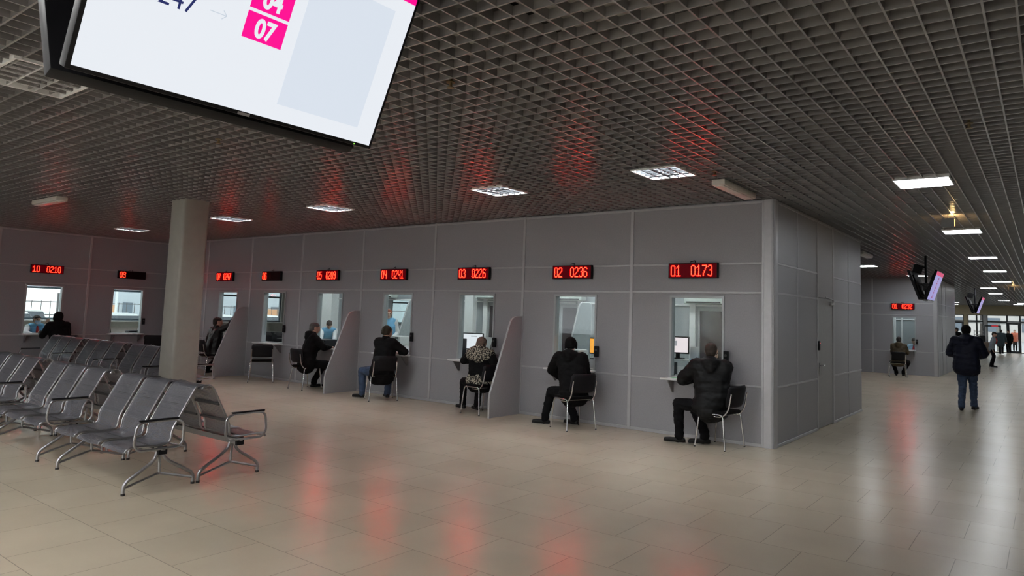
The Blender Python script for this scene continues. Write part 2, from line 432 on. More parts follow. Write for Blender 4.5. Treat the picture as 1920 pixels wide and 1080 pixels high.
# service windows: frame, pane, sill shelf
def service_window(n, mtx, wd, z0, z1, where):
    """local frame: x along wall, -y towards the hall"""
    w_ = thing('window_%d' % n, 'service window %s with pale aluminium frame and white sill' % where, 'window')
    w_['kind'] = 'structure'; w_.matrix_world = mtx
    f = MB(); d0, d1 = -.016, TH + .01; b = .034
    f.box((0, d0, z0), (b, d1, z1)); f.box((wd - b, d0, z0), (wd, d1, z1)); f.box((b, d0, z1 - b), (wd - b, d1, z1)); f.box((b, .0, z0), (wd - b, d1, z0 + .012))
    f.build('window_frame', WFRAME, w_)
    MB().box((b, .045, z0 + .16), (wd - b, .051, z1 - b)).build('window_pane', GLASS, w_)
    MB().rbox((-.05, -.21, z0 - .035), (wd - .0, d1 + .02, z0 - .005), .008).build('window_sill', WHITE, w_)
    br = MB()
    for xx in (.06, wd - .08): br.prism([(-.19, z0 - .036), (-.001, z0 - .036), (-.001, z0 - .22), (-.03, z0 - .22)], 0, xx, xx + .018)
    br.build('sill_bracket', mat('grey_bracket', (.20, .195, .20), .5), w_)
    return w_
for i, (x0, x1) in enumerate(WX):
    service_window(i + 1, M.Translation((x0, 0, 0)), x1 - x0, WZ0, WZ1, '0%d in the front wall' % (i + 1))
for i, (y0, y1) in enumerate(LW):
    service_window(8 + i, M.Translation((XL, y0, 0)) @ M.Rotation(PI / 2, 4, 'Z'), y1 - y0, WZ0, WZ1, ['10', '09', '11'][i] + ' in the left wall')
service_window(11, M.Translation((-1.50, Y2, 0)), .76, .87, 2.03, '01 of the second block')
service_window(12, M.Translation((-3.62, Y2, 0)), .76, .87, 2.03, '02 of the second block')

# intercom boxes on the right jambs
ic = thing('intercom', 'black intercom box on the right jamb of window 02', 'intercom', (-2.80, -.016, 1.06), 0, 'intercom boxes beside the service windows')
MB().rbox((-.035, -.04, 0), (.035, 0, .17), .006).build('housing', BLACKP, ic, True)
MB().cyl((0, -.041, .11), (0, -.046, .11), .02).build('speaker_grille', mat('dark_grey_mesh', (.06, .06, .06), .6), ic)
for xx, lab in ((-.66, '01'), (-4.93, '03'), (-7.04, '04'), (-11.30, '06'), (-13.37, '07')):
    dup(ic, (xx, -.016, 1.10), 0, 'black intercom box on the right jamb of window ' + lab)
dup(ic, (XL + .016, -.53, 1.08), PI / 2, 'black intercom box on the right jamb of window 09')
dup(ic, (-.71, Y2 - .016, 1.08), 0, 'black intercom box on the right jamb of the second block window')

# ------------------------------------------------------------------ LED number signs
GL = {'0': ["01110", "10001", "10001", "10001", "10001", "10001", "10001", "10001", "10001", "01110"],
      '1': ["00100", "01100", "10100", "00100", "00100", "00100", "00100", "00100", "00100", "11111"],
      '2': ["01110", "10001", "00001", "00001", "00010", "00100", "01000", "10000", "10000", "11111"],
      '3': ["01110", "10001", "00001", "00001", "00110", "00001", "00001", "00001", "10001", "01110"],
      '4': ["10001", "10001", "10001", "10001", "10001", "01111", "00001", "00001", "00001", "00001"],
      '5': ["11111", "10000", "10000", "11110", "10001", "00001", "00001", "00001", "10001", "01110"],
      '6': ["01110", "10001", "10000", "10000", "11110", "10001", "10001", "10001", "10001", "01110"],
      '7': ["11111", "00001", "00001", "00010", "00010", "00100", "00100", "01000", "01000", "01000"],
      '9': ["01110", "10001", "10001", "10001", "01111", "00001", "00001", "00001", "10001", "01110"]}
def led_digits(s_, x0, z0, h, parent):
    c = h / 10; x = x0
    for ch in s_:
        g = GL[ch]; mb = MB()
        for r in range(10):
            for k in range(5):
                if g[r][k] == '1':
                    cx, cz = x + k * c * .86, z0 + (9 - r) * c
                    mb.box((cx, -.062, cz), (cx + c * .64, -.0585, cz + c * .74))
        mb.build('digit', LEDM, parent)
        x += 6.1 * c * .86
def sign(code, ticket, loc, rz, where, sc=1.):
    lab = 'red LED counter sign reading %s%s above %s' % (code, ' ' + ticket if ticket else ', right half dark,', where)
    t = thing('led_sign', lab, 'sign', loc, rz, 'LED number signs'); wd, ht = .77 * sc, .225 * sc
    MB().rbox((-wd / 2, -.055, -ht / 2), (wd / 2, 0, ht / 2), .004, 1).build('housing', BLACKP, t)
    fm = SIGNB if ticket else mat('unlit_sign_face', (.010, .003, .004), .5, spec=.08)
    MB().box((-wd / 2 + .012, -.058, -ht / 2 + .012), (wd / 2 - .012, -.054, ht / 2 - .012)).build('sign_face', fm, t)
    h = .165 * sc; led_digits(code, -wd / 2 + .045 * sc, -h / 2, h, t)
    if ticket:
        led_digits(ticket, -wd / 2 + .365 * sc, -h / 2, h, t)
    MB().tube(fillet([(.02, -.005, ht / 2), (.02, -.005, ht / 2 + .04), (-.06, .0, ht / 2 + .02)], .01), .006, 6).build('cable', BLACKP, t)
SG = [('01', '0173'), ('02', '0236'), ('03', '0226'), ('04', '0241'), ('05', '0209'), ('06', ''), ('07', '0247')]
for i, (c_, t_) in enumerate(SG): sign(c_, t_, (SX[i], -.012, 2.415), 0, 'service window 0%d' % (i + 1))
sign('10', '0210', (XL + .012, -2.91, 2.44), PI / 2, 'window 10 in the left wall', .92)
sign('09', '', (XL + .012, -.93, 2.42), PI / 2, 'window 09 in the left wall', .92)
sign('01', '0232', (-1.14, Y2 - .012, 2.40), 0, 'the second block window', .96)

# ------------------------------------------------------------------ structural column
struct(MB().rbox((-8.78, -3.97, 0), (-8.32, -3.54, H + .5), .045, 3).build('column', COLUMN, smooth=True), 'beige square column standing behind the steel seating', 'column')

# ------------------------------------------------------------------ luminaires
def lamp_louvre(name='ceiling_light'):
    t = thing(name, '', 'ceiling light'); s = .285
    h = MB(); 
    for a_, b_ in (((-s, -s), (s, -s + .014)), ((-s, s - .014), (s, s)), ((-s, -s + .014), (-s + .014, s - .014)), ((s - .014, -s + .014), (s, s - .014))):
        h.box((*a_, -.012), (*b_, .09))
    h.box((-s, -s, .09), (s, s, .095)); h.build('housing', WHITE, t)
    l = MB()
    for k in range(1, 5):
        c = -s + .014 + k * (2 * s - .028) / 5
        l.box((c - .009, -s + .014, -.008), (c + .009, s - .014, .03)); l.box((-s + .014, c - .008, -.0075), (s - .014, c + .008, .0295))
    l.build('louvre', mat('darkened_louvre', (.022, .024, .026), .5, spec=.1), t)  # shade put into the colour: near-black fins read grey against the strong lamp
    MB().box((-s + .02, -s + .02, .034), (s - .02, s - .02, .04)).build('diffuser', DIFF2, t)
    return t
def lamp_opal(name='ceiling_light'):
    t = thing(name, '', 'ceiling light'); s = .29
    h = MB()
    for a_, b_ in (((-s, -s), (s, -s + .012)), ((-s, s - .012), (s, s)), ((-s, -s + .012), (-s + .012, s - .012)), ((s - .012, -s + .012), (s, s - .012))):
        h.box((*a_, -.014), (*b_, .09))
    h.build('housing', WHITE, t)
    for k in range(4):
        w_ = (2 * s - .024) / 4; x0 = -s + .012 + k * w_
        MB().box((x0 + .004, -s + .014, -.008), (x0 + w_ - .004, s - .014, .004)).build('diffuser', DIFF, t)
    return t
LL = lamp_louvre(); LL.location = (-.56, -2.28, H); LL['label'] = 'square louvred ceiling light in front of window 01'; LL['group'] = 'louvred lights along the front wall'
for xx, yy, lab in ((-3.10, -2.22, 'square louvred ceiling light between windows 02 and 03'), (-6.83, -2.24, 'square louvred ceiling light in front of window 04'),
                    (-9.99, -2.22, 'square louvred ceiling light right of the beige column'), (-14.37, -2.19, 'square louvred ceiling light left of the beige column')):
    LD = dup(LL, (xx, yy, H), 0, lab)
for c in LD.children:                 # the fitting left of the column is dimmed to darken the left wall
    if c.name.startswith('diffuser'): c.data = c.data.copy(); c.data.materials[0] = glow('dimmed_louvre_tube', (.93, .97, 1.0), 20.)
LO = lamp_opal(); LO.location = (1.88, -.40, H); LO['label'] = 'nearest bright square ceiling light over the right-hand aisle'; LO['group'] = 'ceiling lights along the aisle'
for xx, yy, lab in ((1.84, 4.58, 'aisle ceiling light just beyond the hanging floodlight'), (1.80, 10.0, 'aisle ceiling light level with the first twin screens'),
                    (1.80, 14.7, 'fourth ceiling light down the aisle'), (1.72, 20.1, 'fifth ceiling light down the aisle'), (1.06, 24.8, 'sixth ceiling light down the aisle'),
                    (1.03, 30., 'seventh ceiling light down the aisle'), (.96, 39.4, 'ceiling light down the aisle, second from the entrance'), (1.45, 47.3, 'last ceiling light before the entrance glazing'),
                    (1.75, 44.5, 'ceiling light beside the last one before the entrance'),
                    (-.90, 7.95, 'ceiling light just past the far corner of the first block'), (-1.2, 12.05, 'ceiling light over the passage between the blocks'),
                    (-.47, 16.5, 'ceiling light in front of the second block sign'), (-2.0, 44, 'ceiling light beyond the second block near the entrance'), (-2.45, 48.5, 'ceiling light against the ochre entrance beam')):
    dup(LO, (xx, yy, H), 0, lab)
NEAR = 31.0          # unseen lamps added over the near hall to brighten its floor
nm = glow('near_hall_diffuser', (.97, .97, .96), NEAR)
LN = dup(LO, (-1.0, -9.3, H), 0, 'added unseen fill light beside the viewer', 'added unseen fill lights')
for c in LN.children:
    if c.name.startswith('diffuser'): c.data = c.data.copy(); c.data.materials[0] = nm
LF = dup(LN, (-1.5, -12.6, H), 0, 'added unseen fill light over the rear hall')
fm_ = glow('rear_hall_diffuser', (.97, .97, .96), NEAR * 4.0)  # stronger unseen lamps, added to light the lower front wall
for c in LF.children:
    if c.name.startswith('diffuser'): c.data = c.data.copy(); c.data.materials[0] = fm_
for i, (xx, yy) in enumerate(((-5.5, -12.6), (1.5, -14.2), (-3.0, -14.8), (-8, -14.8))):
    dup(LF, (xx, yy, H), 0, 'added unseen fill light over the rear hall, ' + ('second', 'third', 'fourth', 'fifth')[i] + ' of its row')
for i, (xx, yy) in enumerate(((-4.0, -8.9), (-7.0, -8.5), (2.0, -10.4), (2.6, -11.9))):
    dup(LN, (xx, yy, H), 0, 'added unseen fill light over the near hall, ' + ('first', 'second', 'third', 'fourth', 'fifth', 'sixth', 'seventh', 'eighth', 'ninth', 'tenth', 'eleventh', 'twelfth')[i] + ' from the viewer')
# switched-off louvre fitting left of the big screen
t = thing('ceiling_light', 'switched-off louvred light above the left edge of the large screen', 'ceiling light', (-3.25, -7.62, H))
h = MB(); s = .42
for a_, b_ in (((-s, -.29), (s, -.27)), ((-s, .27), (s, .29)), ((-s, -.27), (-s + .02, .27)), ((s - .02, -.27), (s, .27))): h.box((*a_, -.01), (*b_, .07))
h.build('housing', WHITE, t); MB().box((-s + .02, -.27, .05), (s - .02, .27, .055)).build('reflector', mat('grey_reflector', (.55, .57, .58), .25, metal=.7), t); mat('bright_louvre', (.62, .63, .64), .3, metal=.3)
l = MB()
for k in range(1, 6): l.box((-s + .02 + k * .133 - .004, -.27, -.006), (-s + .02 + k * .133 + .004, .27, .045))
for k in range(1, 3): l.box((-s + .02, -.27 + k * .18 - .004, -.0055), (s - .02, -.27 + k * .18 + .004, .0445))
l.build('louvre', mat('bright_louvre'), t)
# surface batten fittings
def batten(loc, rz, lab):
    t = thing('batten_light', lab, 'ceiling light', loc, rz, 'unlit batten fittings')
    MB().rbox((-.085, -.55, -.075), (.085, .55, 0), .012).build('housing', mat('cream_batten', (.62, .60, .54), .45), t, True)
    MB().rbox((-.06, -.52, -.088), (.06, .52, -.074), .005).build('cover', mat('milky_cover', (.70, .69, .66), .35), t, True)
batten((-.15, -1.10, H), 0, 'unlit white batten fitting close to the block corner')
batten((-10.65, -5.1, H), PI / 2, 'unlit white batten fitting on the ceiling far left')
batten((-.45, 8.12, H), 0, 'unlit white batten fitting past the far corner of the block')

# hanging floodlights with a warm lamp on top
def flood(loc, lab):
    t = thing('floodlight', lab, 'floodlight', loc, 0, 'hanging floodlights over the aisle')
    mb = MB().rbox((-.075, -.06, -.06), (.075, .06, .06), .012); mb.box((-.085, -.062, -.065), (.085, -.055, .065)); mb.build('housing', mat('grey_cast_metal', (.22, .23, .24), .4), t, True)
    MB().cyl((0, 0, .06), (0, 0, .14), .006, 8).build('hanger', BLACKP, t)
    sd = MB()
    for sx_ in (-.088, .078): sd.box((sx_, -.03, -.05), (sx_ + .01, .03, .055))
    sd.build('lamp_slot', glow('warm_lamp', (1, .5, .16), 2.), t)
    ld = bpy.data.lights.new('lamp_light', 'POINT'); ld.energy = 3.5; ld.color = (1, .62, .25); ld.shadow_soft_size = .03
    lo = bpy.data.objects.new('lamp_light', ld); COL.objects.link(lo); lo.parent = t; lo.location = (.05, .09, .085)
flood((1.845, 2.4, 3.27), 'grey hanging floodlight with a warm glow near the aisle lights')
flood((1.93, 22.5, 3.26), 'small hanging floodlight with a warm glow far down the aisle')
# sprinkler heads
sp0 = thing('sprinkler', 'brass sprinkler head in the grid right of the large screen', 'sprinkler', (-.525, -5.893, H), 0, 'sprinkler heads in the ceiling')
mb = MB(); mb.cyl((0, 0, -.035), (0, 0, .06), .012); mb.cyl((0, 0, -.04), (0, 0, -.036), .028); mb.cyl((0, 0, .0), (0, 0, .006), .034)
mb.build('sprinkler_head', mat('brass', (.22, .17, .09), .4, metal=.9), sp0, True)
for p_, lab in (((2.531, -2.882, H), 'brass sprinkler head above the aisle, far right'), ((-.03, -2.05, H), 'brass sprinkler head beside the light at window 01'), ((-3.868, -5.844, H), 'brass sprinkler head below the large screen')):
    dup(sp0, p_, 0, lab)

# ------------------------------------------------------------------ twin monitors on ceiling poles
SCR = glow('lit_white_screen', (.90, .94, 1.0), .68)
PINK = glow('pink_graphic', (1., .0, .28), .78)
PALE = glow('pale_blue_graphic', (.80, .87, .97), .66)
NAVY = glow('navy_text', (.02, .03, .16), .6)
LGREY = glow('pale_grey_arrow', (.66, .74, .84), .66)
def slab(parent, name, m, u0, v0, u1, v1, d=.0008):
    return MB().box((u0, v0, -.001), (u1, v1, d)).build(name, m, parent)
def monitor(parent, mtx, big, dark=False):
    """screen plane: local x along the bottom edge, y up the screen, z out of it; lower-left corner of the lit area at 0"""
    L, Hh = 1.218, .69; b = .016
    sc = .0
    body = MB(); body.rbox((-b, -b, -.05), (L + b, Hh + b, .006), .006); body.rbox((.12, .06, -.085), (L - .12, Hh - .1, -.045), .01)
    o = body.build('monitor', BLACKP, parent, True); o.matrix_local = mtx
    MB().box((0, 0, .004), (L, Hh, .0072)).build('screen', BLACKP if dark else SCR, o)
    MB().box((.575, -.0155, .006), (.625, -.004, .0075)).build('maker_badge', mat('silver_badge', (.55, .55, .57), .3, metal=.6), o)
    MB().box((1.135, -.011, .006), (1.139, -.007, .0075)).build('power_light', glow('green_pilot', (.3, 1., .1), 2.), o)
    return o
def twin(loc, lab, zb, sep, tilt, main):
    """zb: height of the bottom edges; sep: half distance of the bottom edges"""
    t = thing('twin_monitor_mount', lab, 'monitor', loc, 0, 'twin screens hung on ceiling poles')
    L = 1.218; ca, sa = math.cos(tilt), math.sin(tilt)
    def face(sg):
        # sg=+1 screen looks to +x, runs along +y ; sg=-1 looks to -x
        up = V((sg * sa, 0, ca)); nn = V((sg * ca, 0, -sa)); al = V((0, sg, 0))
        m4 = M.Identity(4)
        for k in range(3): m4[k][0] = al[k]; m4[k][1] = up[k]; m4[k][2] = nn[k]
        o = V((sg * sep, -sg * L / 2, zb))
        for k in range(3): m4[k][3] = o[k]
        return m4
    A = monitor(t, face(1), True); B = monitor(t, face(-1), True)
    mb = MB(); mb.cyl((0, 0, zb + .05), (0, 0, H + .2), .028, 14); mb.build('pole', BLACKP, t, True)
    br = MB(); br.rbox((-.05, -.12, zb + .22), (.05, .12, zb + .40), .01); br.box((-.13, -.3, zb + .34), (.13, -.27, zb + .38)); br.box((-.13, .27, zb + .34), (.13, .3, zb + .38)); br.box((-.02, -.3, zb + .34), (.02, .3, zb + .37))
    br.build('bracket', mat('dark_grey_metal', (.05, .05, .055), .45, metal=.4), t)
    sp = MB(); m4 = M.Translation((-.17, -.10, zb + .74)) @ M.Rotation(.25, 4, 'Y') @ M.Rotation(.3, 4, 'Z'); sp.obox(m4, (-.1, -.09, -.10), (.1, .09, .10)); sp.box((-.08, -.03, zb + .76), (0, 0, zb + .80))
    sp.build('loudspeaker', BLACKP, t)
    return t, A, B
# near twin: its right-hand screen is the large one at the top of the picture
T1, A1, B1 = twin((.395, -8.05, 0), 'large twin screens on a pole, the lit one showing pink number boxes', 2.463, .085, math.radians(24), True)
def graphics(o):
    d = .0078
    def box(n, m, u0, v0, u1, v1, e=0): MB().box((u0, v0, .007), (u1, v1, d + e)).build(n, m, o)
    box('pale_panel', PALE, .72, .066, 1.125, .605)
    box('header_bar', PINK, 1.147, .664, 1.218, .69)
    for k, tx in enumerate(('07', '04', '02')):
        v0 = .274 + k * .1135; 
        if v0 > .6: break
        box('number_box', PINK, .503, v0, .667, v0 + .101)
        text('box_number', tx, .098, M.Translation((.585, v0 + .016, d + .0006)), SCR, o, .0035, 'CENTER', .0004, .82)
        text('ticket_text', ('0247', '0241', '0236')[k], .095, M.Translation((.322, v0 + .012, d)), NAVY, o, .0, 'RIGHT', .0004, .9)
        mb = MB(); yv = v0 + .048
        mb.box((.37, yv - .0015, d - .0006), (.432, yv + .0015, d)); 
        for sg in (1, -1):
            m4 = M.Translation((.432, yv, 0)) @ M.Rotation(sg * 2.35, 4, 'Z'); mb.obox(m4, (0, -.0015, d - .0006), (.022, .0015, d))
        mb.build('arrow', LGREY, o)
graphics(A1)
def small_graphics(o):
    MB().box((0, .60, .007), (1.218, .69, .008)).build('header_bar', glow('pink_header', (.75, .03, .16), .6), o)
    for k in range(9): MB().box((.55 + .04 * (k % 2), .05 + k * .058, .007), (.70, .088 + k * .058, .008)).build('text_line', glow('magenta_line', (.45, .02, .25), .45), o)
for o_ in (B1,): small_graphics(o_)
lilac = glow('lilac_screen', (.42, .38, .80), .55)
for loc, lab in (((.68, 9.3, 0), 'twin screens on a pole above the aisle by the second block'), ((.55, 25.0, 0), 'farther twin screens on a pole near the entrance')):
    T, A, B = twin(loc, lab, 2.345, .085, math.radians(19), False)
    for o_ in (A, B):
        small_graphics(o_)
        for c in o_.children:
            if c.name.startswith('screen'): c.data.materials[0] = lilac

# ------------------------------------------------------------------ outer shell of the hall
def win_wall(name, label, axis, at, thick, u0, u1, holes, m):
    mb = MB()
    def put(a0, a1, z0, z1):
        if a1 - a0 < 1e-4 or z1 - z0 < 1e-4: return
        lo, hi = sorted((at, at + thick))
        if axis == 1: mb.box((a0, lo, z0), (a1, hi, z1))
        else: mb.box((lo, a0, z0), (hi, a1, z1))
    c = u0
    for h in sorted(holes):
        put(c, h[0], -.3, 4.3); put(h[0], h[1], -.3, h[2]); put(h[0], h[1], h[3], 4.3); c = h[1]
    put(c, u1, -.3, 4.3)
    return struct(mb.build(name, m), label, 'wall')
PLASTER = mat('pale_plaster', (.50, .49, .46), .7, var=.04)
win_wall('wall_back', 'plastered hall wall with tall windows behind the viewer', 1, YB, -.2, XO, XR, [(-15, -10, .9, 2.9), (-7, -2, .9, 2.9), (1, 6, .9, 2.9)], PLASTER)
win_wall('wall_right', 'plastered hall wall on the far right of the aisle', 0, XR, .2, YB, YF, [(33, 39, .9, 2.9)], PLASTER)
OW = [(-9.0, -5.8), (-5.2, -2.62), (-2.42, .98), (1.6, 4.55), (4.75, 5.9), (7.5, 11.0), (11.3, 15.2)]
win_wall('wall_outer', 'outer wall with daylight windows behind the service offices', 0, XO, -.2, YB, 24, [(a_, b_, 1.10, 2.75) for a_, b_ in OW], PLASTER)
DKFRAME = mat('blue_grey_window_frame', (.10, .14, .17), .45, var=.05)
for i, (a_, b_) in enumerate(OW):
    w_ = thing('window_%d' % (20 + i), 'tall daylight window in the outer wall, dark frame', 'window'); w_['kind'] = 'structure'
    f = MB(); x0, x1 = XO - .12, XO - .06; f.box((x0, a_, 1.10), (x1, a_ + .06, 2.75)); f.box((x0, b_ - .06, 1.10), (x1, b_, 2.75)); f.box((x0, a_ + .06, 1.10), (x1, b_ - .06, 1.16)); f.box((x0, a_ + .06, 2.69), (x1, b_ - .06, 2.75)); f.box((x0, a_ + .06, 2.0), (x1, b_ - .06, 2.06))
    f.build('window_frame', DKFRAME, w_)
    MB().box((XO - .10, a_ + .06, 1.16), (XO - .095, b_ - .06, 2.69)).build('window_pane', GLASS, w_)
    MB().rbox((XO - .02, a_ - .02, 1.06), (XO + .16, b_ + .02, 1.10), .006).build('window_sill', WHITE, w_)
struct(MB().box((XO, 24, -.1), (-9, 24.2, 4.3)).build('wall_end', PLASTER), 'plastered end wall beyond the second block', 'wall')
struct(MB().box((XO, -9.8, 0), (XL, -9.6, 4.3)).build('wall_near', PLASTER), 'plastered wall closing the left-hand office', 'wall')

# outdoors: snowy car park, cars, fence, grey building
struct(MB().box((-140, -80, -.45), (XO - .2, 120, -.4)).build('ground', SNOW), 'trodden snow of the car park outdoors', 'ground')
struct(MB().box((-60, YF + 4, -.2), (60, 130, -.05)).build('ground', ASPH), 'wet forecourt outside the entrance', 'ground')
def car(loc, rz, col, lab):
    t = thing('car', lab, 'car', loc, rz, 'parked cars in the snow outside')
    pm = mat('car_paint_' + lab.split()[0], col, .3, var=.03, coat=.6)
    b = MB(); prof = [(-2.2, .35), (-2.25, .7), (-2.1, .98), (-1.2, 1.05), (-.9, 1.08), (.9, 1.1), (1.9, 1.08), (2.15, .95), (2.2, .4)]
    b.prism(prof, 1, -.87, .87); bmesh.ops.bevel(b.bm, geom=b.bm.edges[:], offset=.06, segments=2, affect='EDGES'); b.build('body', pm, t, True)
    c = MB(); c.prism([(-1.0, 1.04), (-.35, 1.58), (.3, 1.66), (1.35, 1.62), (1.95, 1.06)], 1, -.74, .74); bmesh.ops.bevel(c.bm, geom=c.bm.edges[:], offset=.07, segments=2, affect='EDGES'); c.build('cabin', pm, t, True)
    g = MB(); g.prism([(-.86, 1.12), (-.36, 1.52), (-.28, 1.52), (-.75, 1.12)], 1, -.66, .66); g.prism([(1.92, 1.12), (1.50, 1.56), (1.40, 1.56), (1.8, 1.12)], 1, -.66, .66); g.prism([(-.6, 1.12), (-.2, 1.5), (1.25, 1.53), (1.6, 1.12)], 1, -.755, .755)
    g.build('window_glass', mat('dark_car_glass', (.05, .06, .08), .1), t)
    for xx in (-1.4, 1.35):
        for yy in (-.88, .88): MB().tube([(xx, yy - .1, .33), (xx, yy + .1, .33)], .33, 18).build('wheel', RUBBER, t, True)
car((-27.0, 2.35, -.4), 0, (.62, .64, .66), 'silver snow-dusted car seen through window 09')
car((-27.5, -1.2, -.4), .1, (.75, .76, .78), 'white car with snowy roof seen through window 10')
car((-33.5, 1.2, -.4), .05, (.60, .58, .57), 'pale car farther back seen through window 10')
car((-28.0, 6.9, -.4), -.1, (.72, .72, .73), 'whitish car with snowy roof seen through window 07')
car((-29.5, 10.0, -.4), .1, (.74, .75, .77), 'chalky car with snowy roof seen through window 06')
fe = thing('iron_fence', 'dark iron fence along the far side of the snowy car park', 'fence', (-48, 8, -.4))
mb = MB()
for k in range(64): mb.box((-.015, -16 + k * .5 - .015, 0), (.015, -16 + k * .5 + .015, 2.0))
mb.build('fence_bars', mat('dark_iron', (.10, .09, .09), .6), fe)
mb = MB()
for z in (.3, 1.1, 1.9): mb.box((-.025, -16, z), (.025, 16, z + .05))
mb.build('fence_rails', mat('dark_iron'), fe)
mb = MB()
for k in range(7): mb.box((-.05, -16 + k * 5.3 - .05, 0), (.05, -16 + k * 5.3 + .05, 2.5))
mb.build('fence_posts', mat('dark_iron'), fe)
bd = thing('distant_building', 'pale grey building with orange base seen through windows 06, 07 and 09', 'building', (-64, 34, -.4))
MB().box((-6, -18.5, 0), (0, 30, 9)).build('wall', mat('grey_cladding', (.47, .50, .54), .7, var=.06, scale=.5), bd)
for a_, b_ in ((-18.4, -16.2), (-9, -6.6), (-2.2, 2), (7, 11)): MB().box((0, a_, .2), (.12, b_, 1.75)).build('orange_panel', mat('orange_cladding', (.62, .33, .18), .7), bd)
for k in range(11):
    yy = -15.6 + k * 2.1
    f = MB().box((.02, yy, .75), (.1, yy + .8, 2.0)).build('window', mat('slate_window', (.16, .19, .23), .2), bd)
lp = thing('lamp_post', 'white lamp post in the car park seen through window 09', 'lamp post', (-45, 10.1, -.4))
MB().tube([(0, 0, 0), (0, 0, 7)], .07, 10).build('post', WHITE, lp, True)
MB().rbox((0, -.1, 6.9), (.7, .1, 7.02), .03).build('lamp_head', WHITE, lp, True)

# ------------------------------------------------------------------ far entrance
struct(MB().box((-9, YF - .05, 2.72), (XR, YF + .35, 4.3)).build('beam', BEIGE), 'ochre beam over the far entrance glazing', 'beam')
FR = mat('dark_door_frame', (.035, .04, .045), .4, var=.1)
piers = [(-2.06, -1.80, BEIGE, 'ochre pier in the entrance glazing'), (-.83, -.60, mat('grey_pier', (.33, .34, .35), .6), 'grey pier in the entrance glazing')]
for a_, b_, m_, lab in piers: struct(MB().box((a_, YF, 0), (b_, YF + .3, 2.72)).build('column', m_), lab, 'column')
n = 40
def glaz(u0, u1, z0, z1, lab, fr=.05):
    global n
    w_ = thing('window_%d' % n, lab, 'window'); w_['kind'] = 'structure'; n += 1
    f = MB(); y0, y1 = YF + .02, YF + .10
    f.box((u0, y0, z0), (u0 + fr, y1, z1)); f.box((u1 - fr, y0, z0), (u1, y1, z1)); f.box((u0 + fr, y0, z1 - fr), (u1 - fr, y1, z1)); f.box((u0 + fr, y0, z0), (u1 - fr, y1, z0 + fr))
    f.build('window_frame', FR, w_); MB().box((u0 + fr, YF + .055, z0 + fr), (u1 - fr, YF + .061, z1 - fr)).build('window_pane', GLASS, w_)
segs = [(-9, -4.4), (-4.4, -3.2), (-3.2, -2.06), (-1.80, -1.24), (-1.24, -.83), (-.60, .64), (.64, 1.41), (1.41, 2.6), (2.6, 5.2), (5.2, 9), (9, XR)]
for a_, b_ in segs:
    glaz(a_, b_, 2.22, 2.72, 'clerestory pane over the far entrance doors')
    if (a_, b_) not in ((-3.2, -2.06), (.64, 1.41), (2.6, 5.2)): glaz(a_, b_, 0, 2.22, 'tall pane of the far entrance glazing')
for i, (a_, b_, lab) in enumerate(((-3.2, -2.06, 'dark glazed entrance door left of the ochre pier'), (.64, 1.41, 'dark glazed entrance door at the far end of the aisle'), (2.6, 5.2, 'double entrance door outside the picture'))):
    d_ = thing('door_%d' % (i + 2), lab, 'door'); d_['kind'] = 'structure'
    f = MB(); y0, y1 = YF + .0, YF + .12; f.box((a_, y0, 0), (a_ + .13, y1, 2.2)); f.box((b_ - .13, y0, 0), (b_, y1, 2.2)); f.box((a_ + .13, y0, 2.05), (b_ - .13, y1, 2.2)); f.box((a_ + .13, y0, 0), (b_ - .13, y1, .16))
    f.build('door_frame', FR, d_); MB().box((a_ + .13, YF + .05, .16), (b_ - .13, YF + .056, 2.05)).build('door_pane', GLASS, d_)
    MB().cyl((b_ - .18, YF - .04, .8), (b_ - .18, YF - .04, 1.4), .018).build('door_handle', CHROME, d_, True)
# porch outside the entrance, with lit strips
struct(MB().box((-9, YF + 3.6, 2.1), (XR, YF + 3.8, 2.35)).build('trim_900', mat('grey_fascia', (.25, .26, .28), .6)), 'grey fascia of the porch outside the entrance', 'trim')
for k, xx in enumerate((-6.2, -3.6, -.2, 3.4, 7)): struct(MB().box((xx, YF + 3.6, -.1), (xx + .2, YF + 3.8, 2.1)).build('column', mat('grey_pier')), 'slim porch post outside the entrance', 'column')
def tree(loc, h, lab):
    t = thing('bare_tree', lab, 'tree', loc, 0, 'bare trees outside the entrance'); rnd = random.Random(lab)
    mb = MB(); mb.tube([(0, 0, 0), (.1, 0, h * .4), (.05, .1, h)], [.22, .15, .03], 8); mb.build('trunk', mat('dark_bark', (.07, .06, .055), .9, bump=.3), t, True)
    mb = MB()
    for k in range(22):
        z = h * (.3 + .6 * rnd.random()); an = rnd.random() * 6.3; L = h * .3 * (1.1 - z / h) + .4
        p = V((.08, .05, z)); q = p + V((math.cos(an) * L, math.sin(an) * L, L * .8)); mb.tube([p, (p + q) / 2 + V((0, 0, .1)), q], [.05, .03, .01], 5)
    mb.build('branches', mat('dark_bark'), t, True)
for i, (xx, yy, hh) in enumerate(((-6, 72, 8), (-2.2, 70, 9), (2.5, 74, 8), (6, 71, 9))):
    tree((xx, yy, -.1), hh, ('bare tree outside the entrance, %s' % ('beyond the left door', 'behind the ochre pier', 'behind the glazed door', 'outside the picture')[i]))
bd = thing('distant_building', 'pale building across the street seen through the far entrance', 'building', (0, 112, -.1))
MB().box((-45, 0, 0), (45, 8, 8)).build('wall', mat('pale_render', (.55, .52, .50), .8, var=.08, scale=.4), bd)
for k in range(20): MB().box((-42 + k * 4.2, -.1, 1.4), (-40.4 + k * 4.2, 0, 3.4)).build('window', mat('slate_window'), bd)

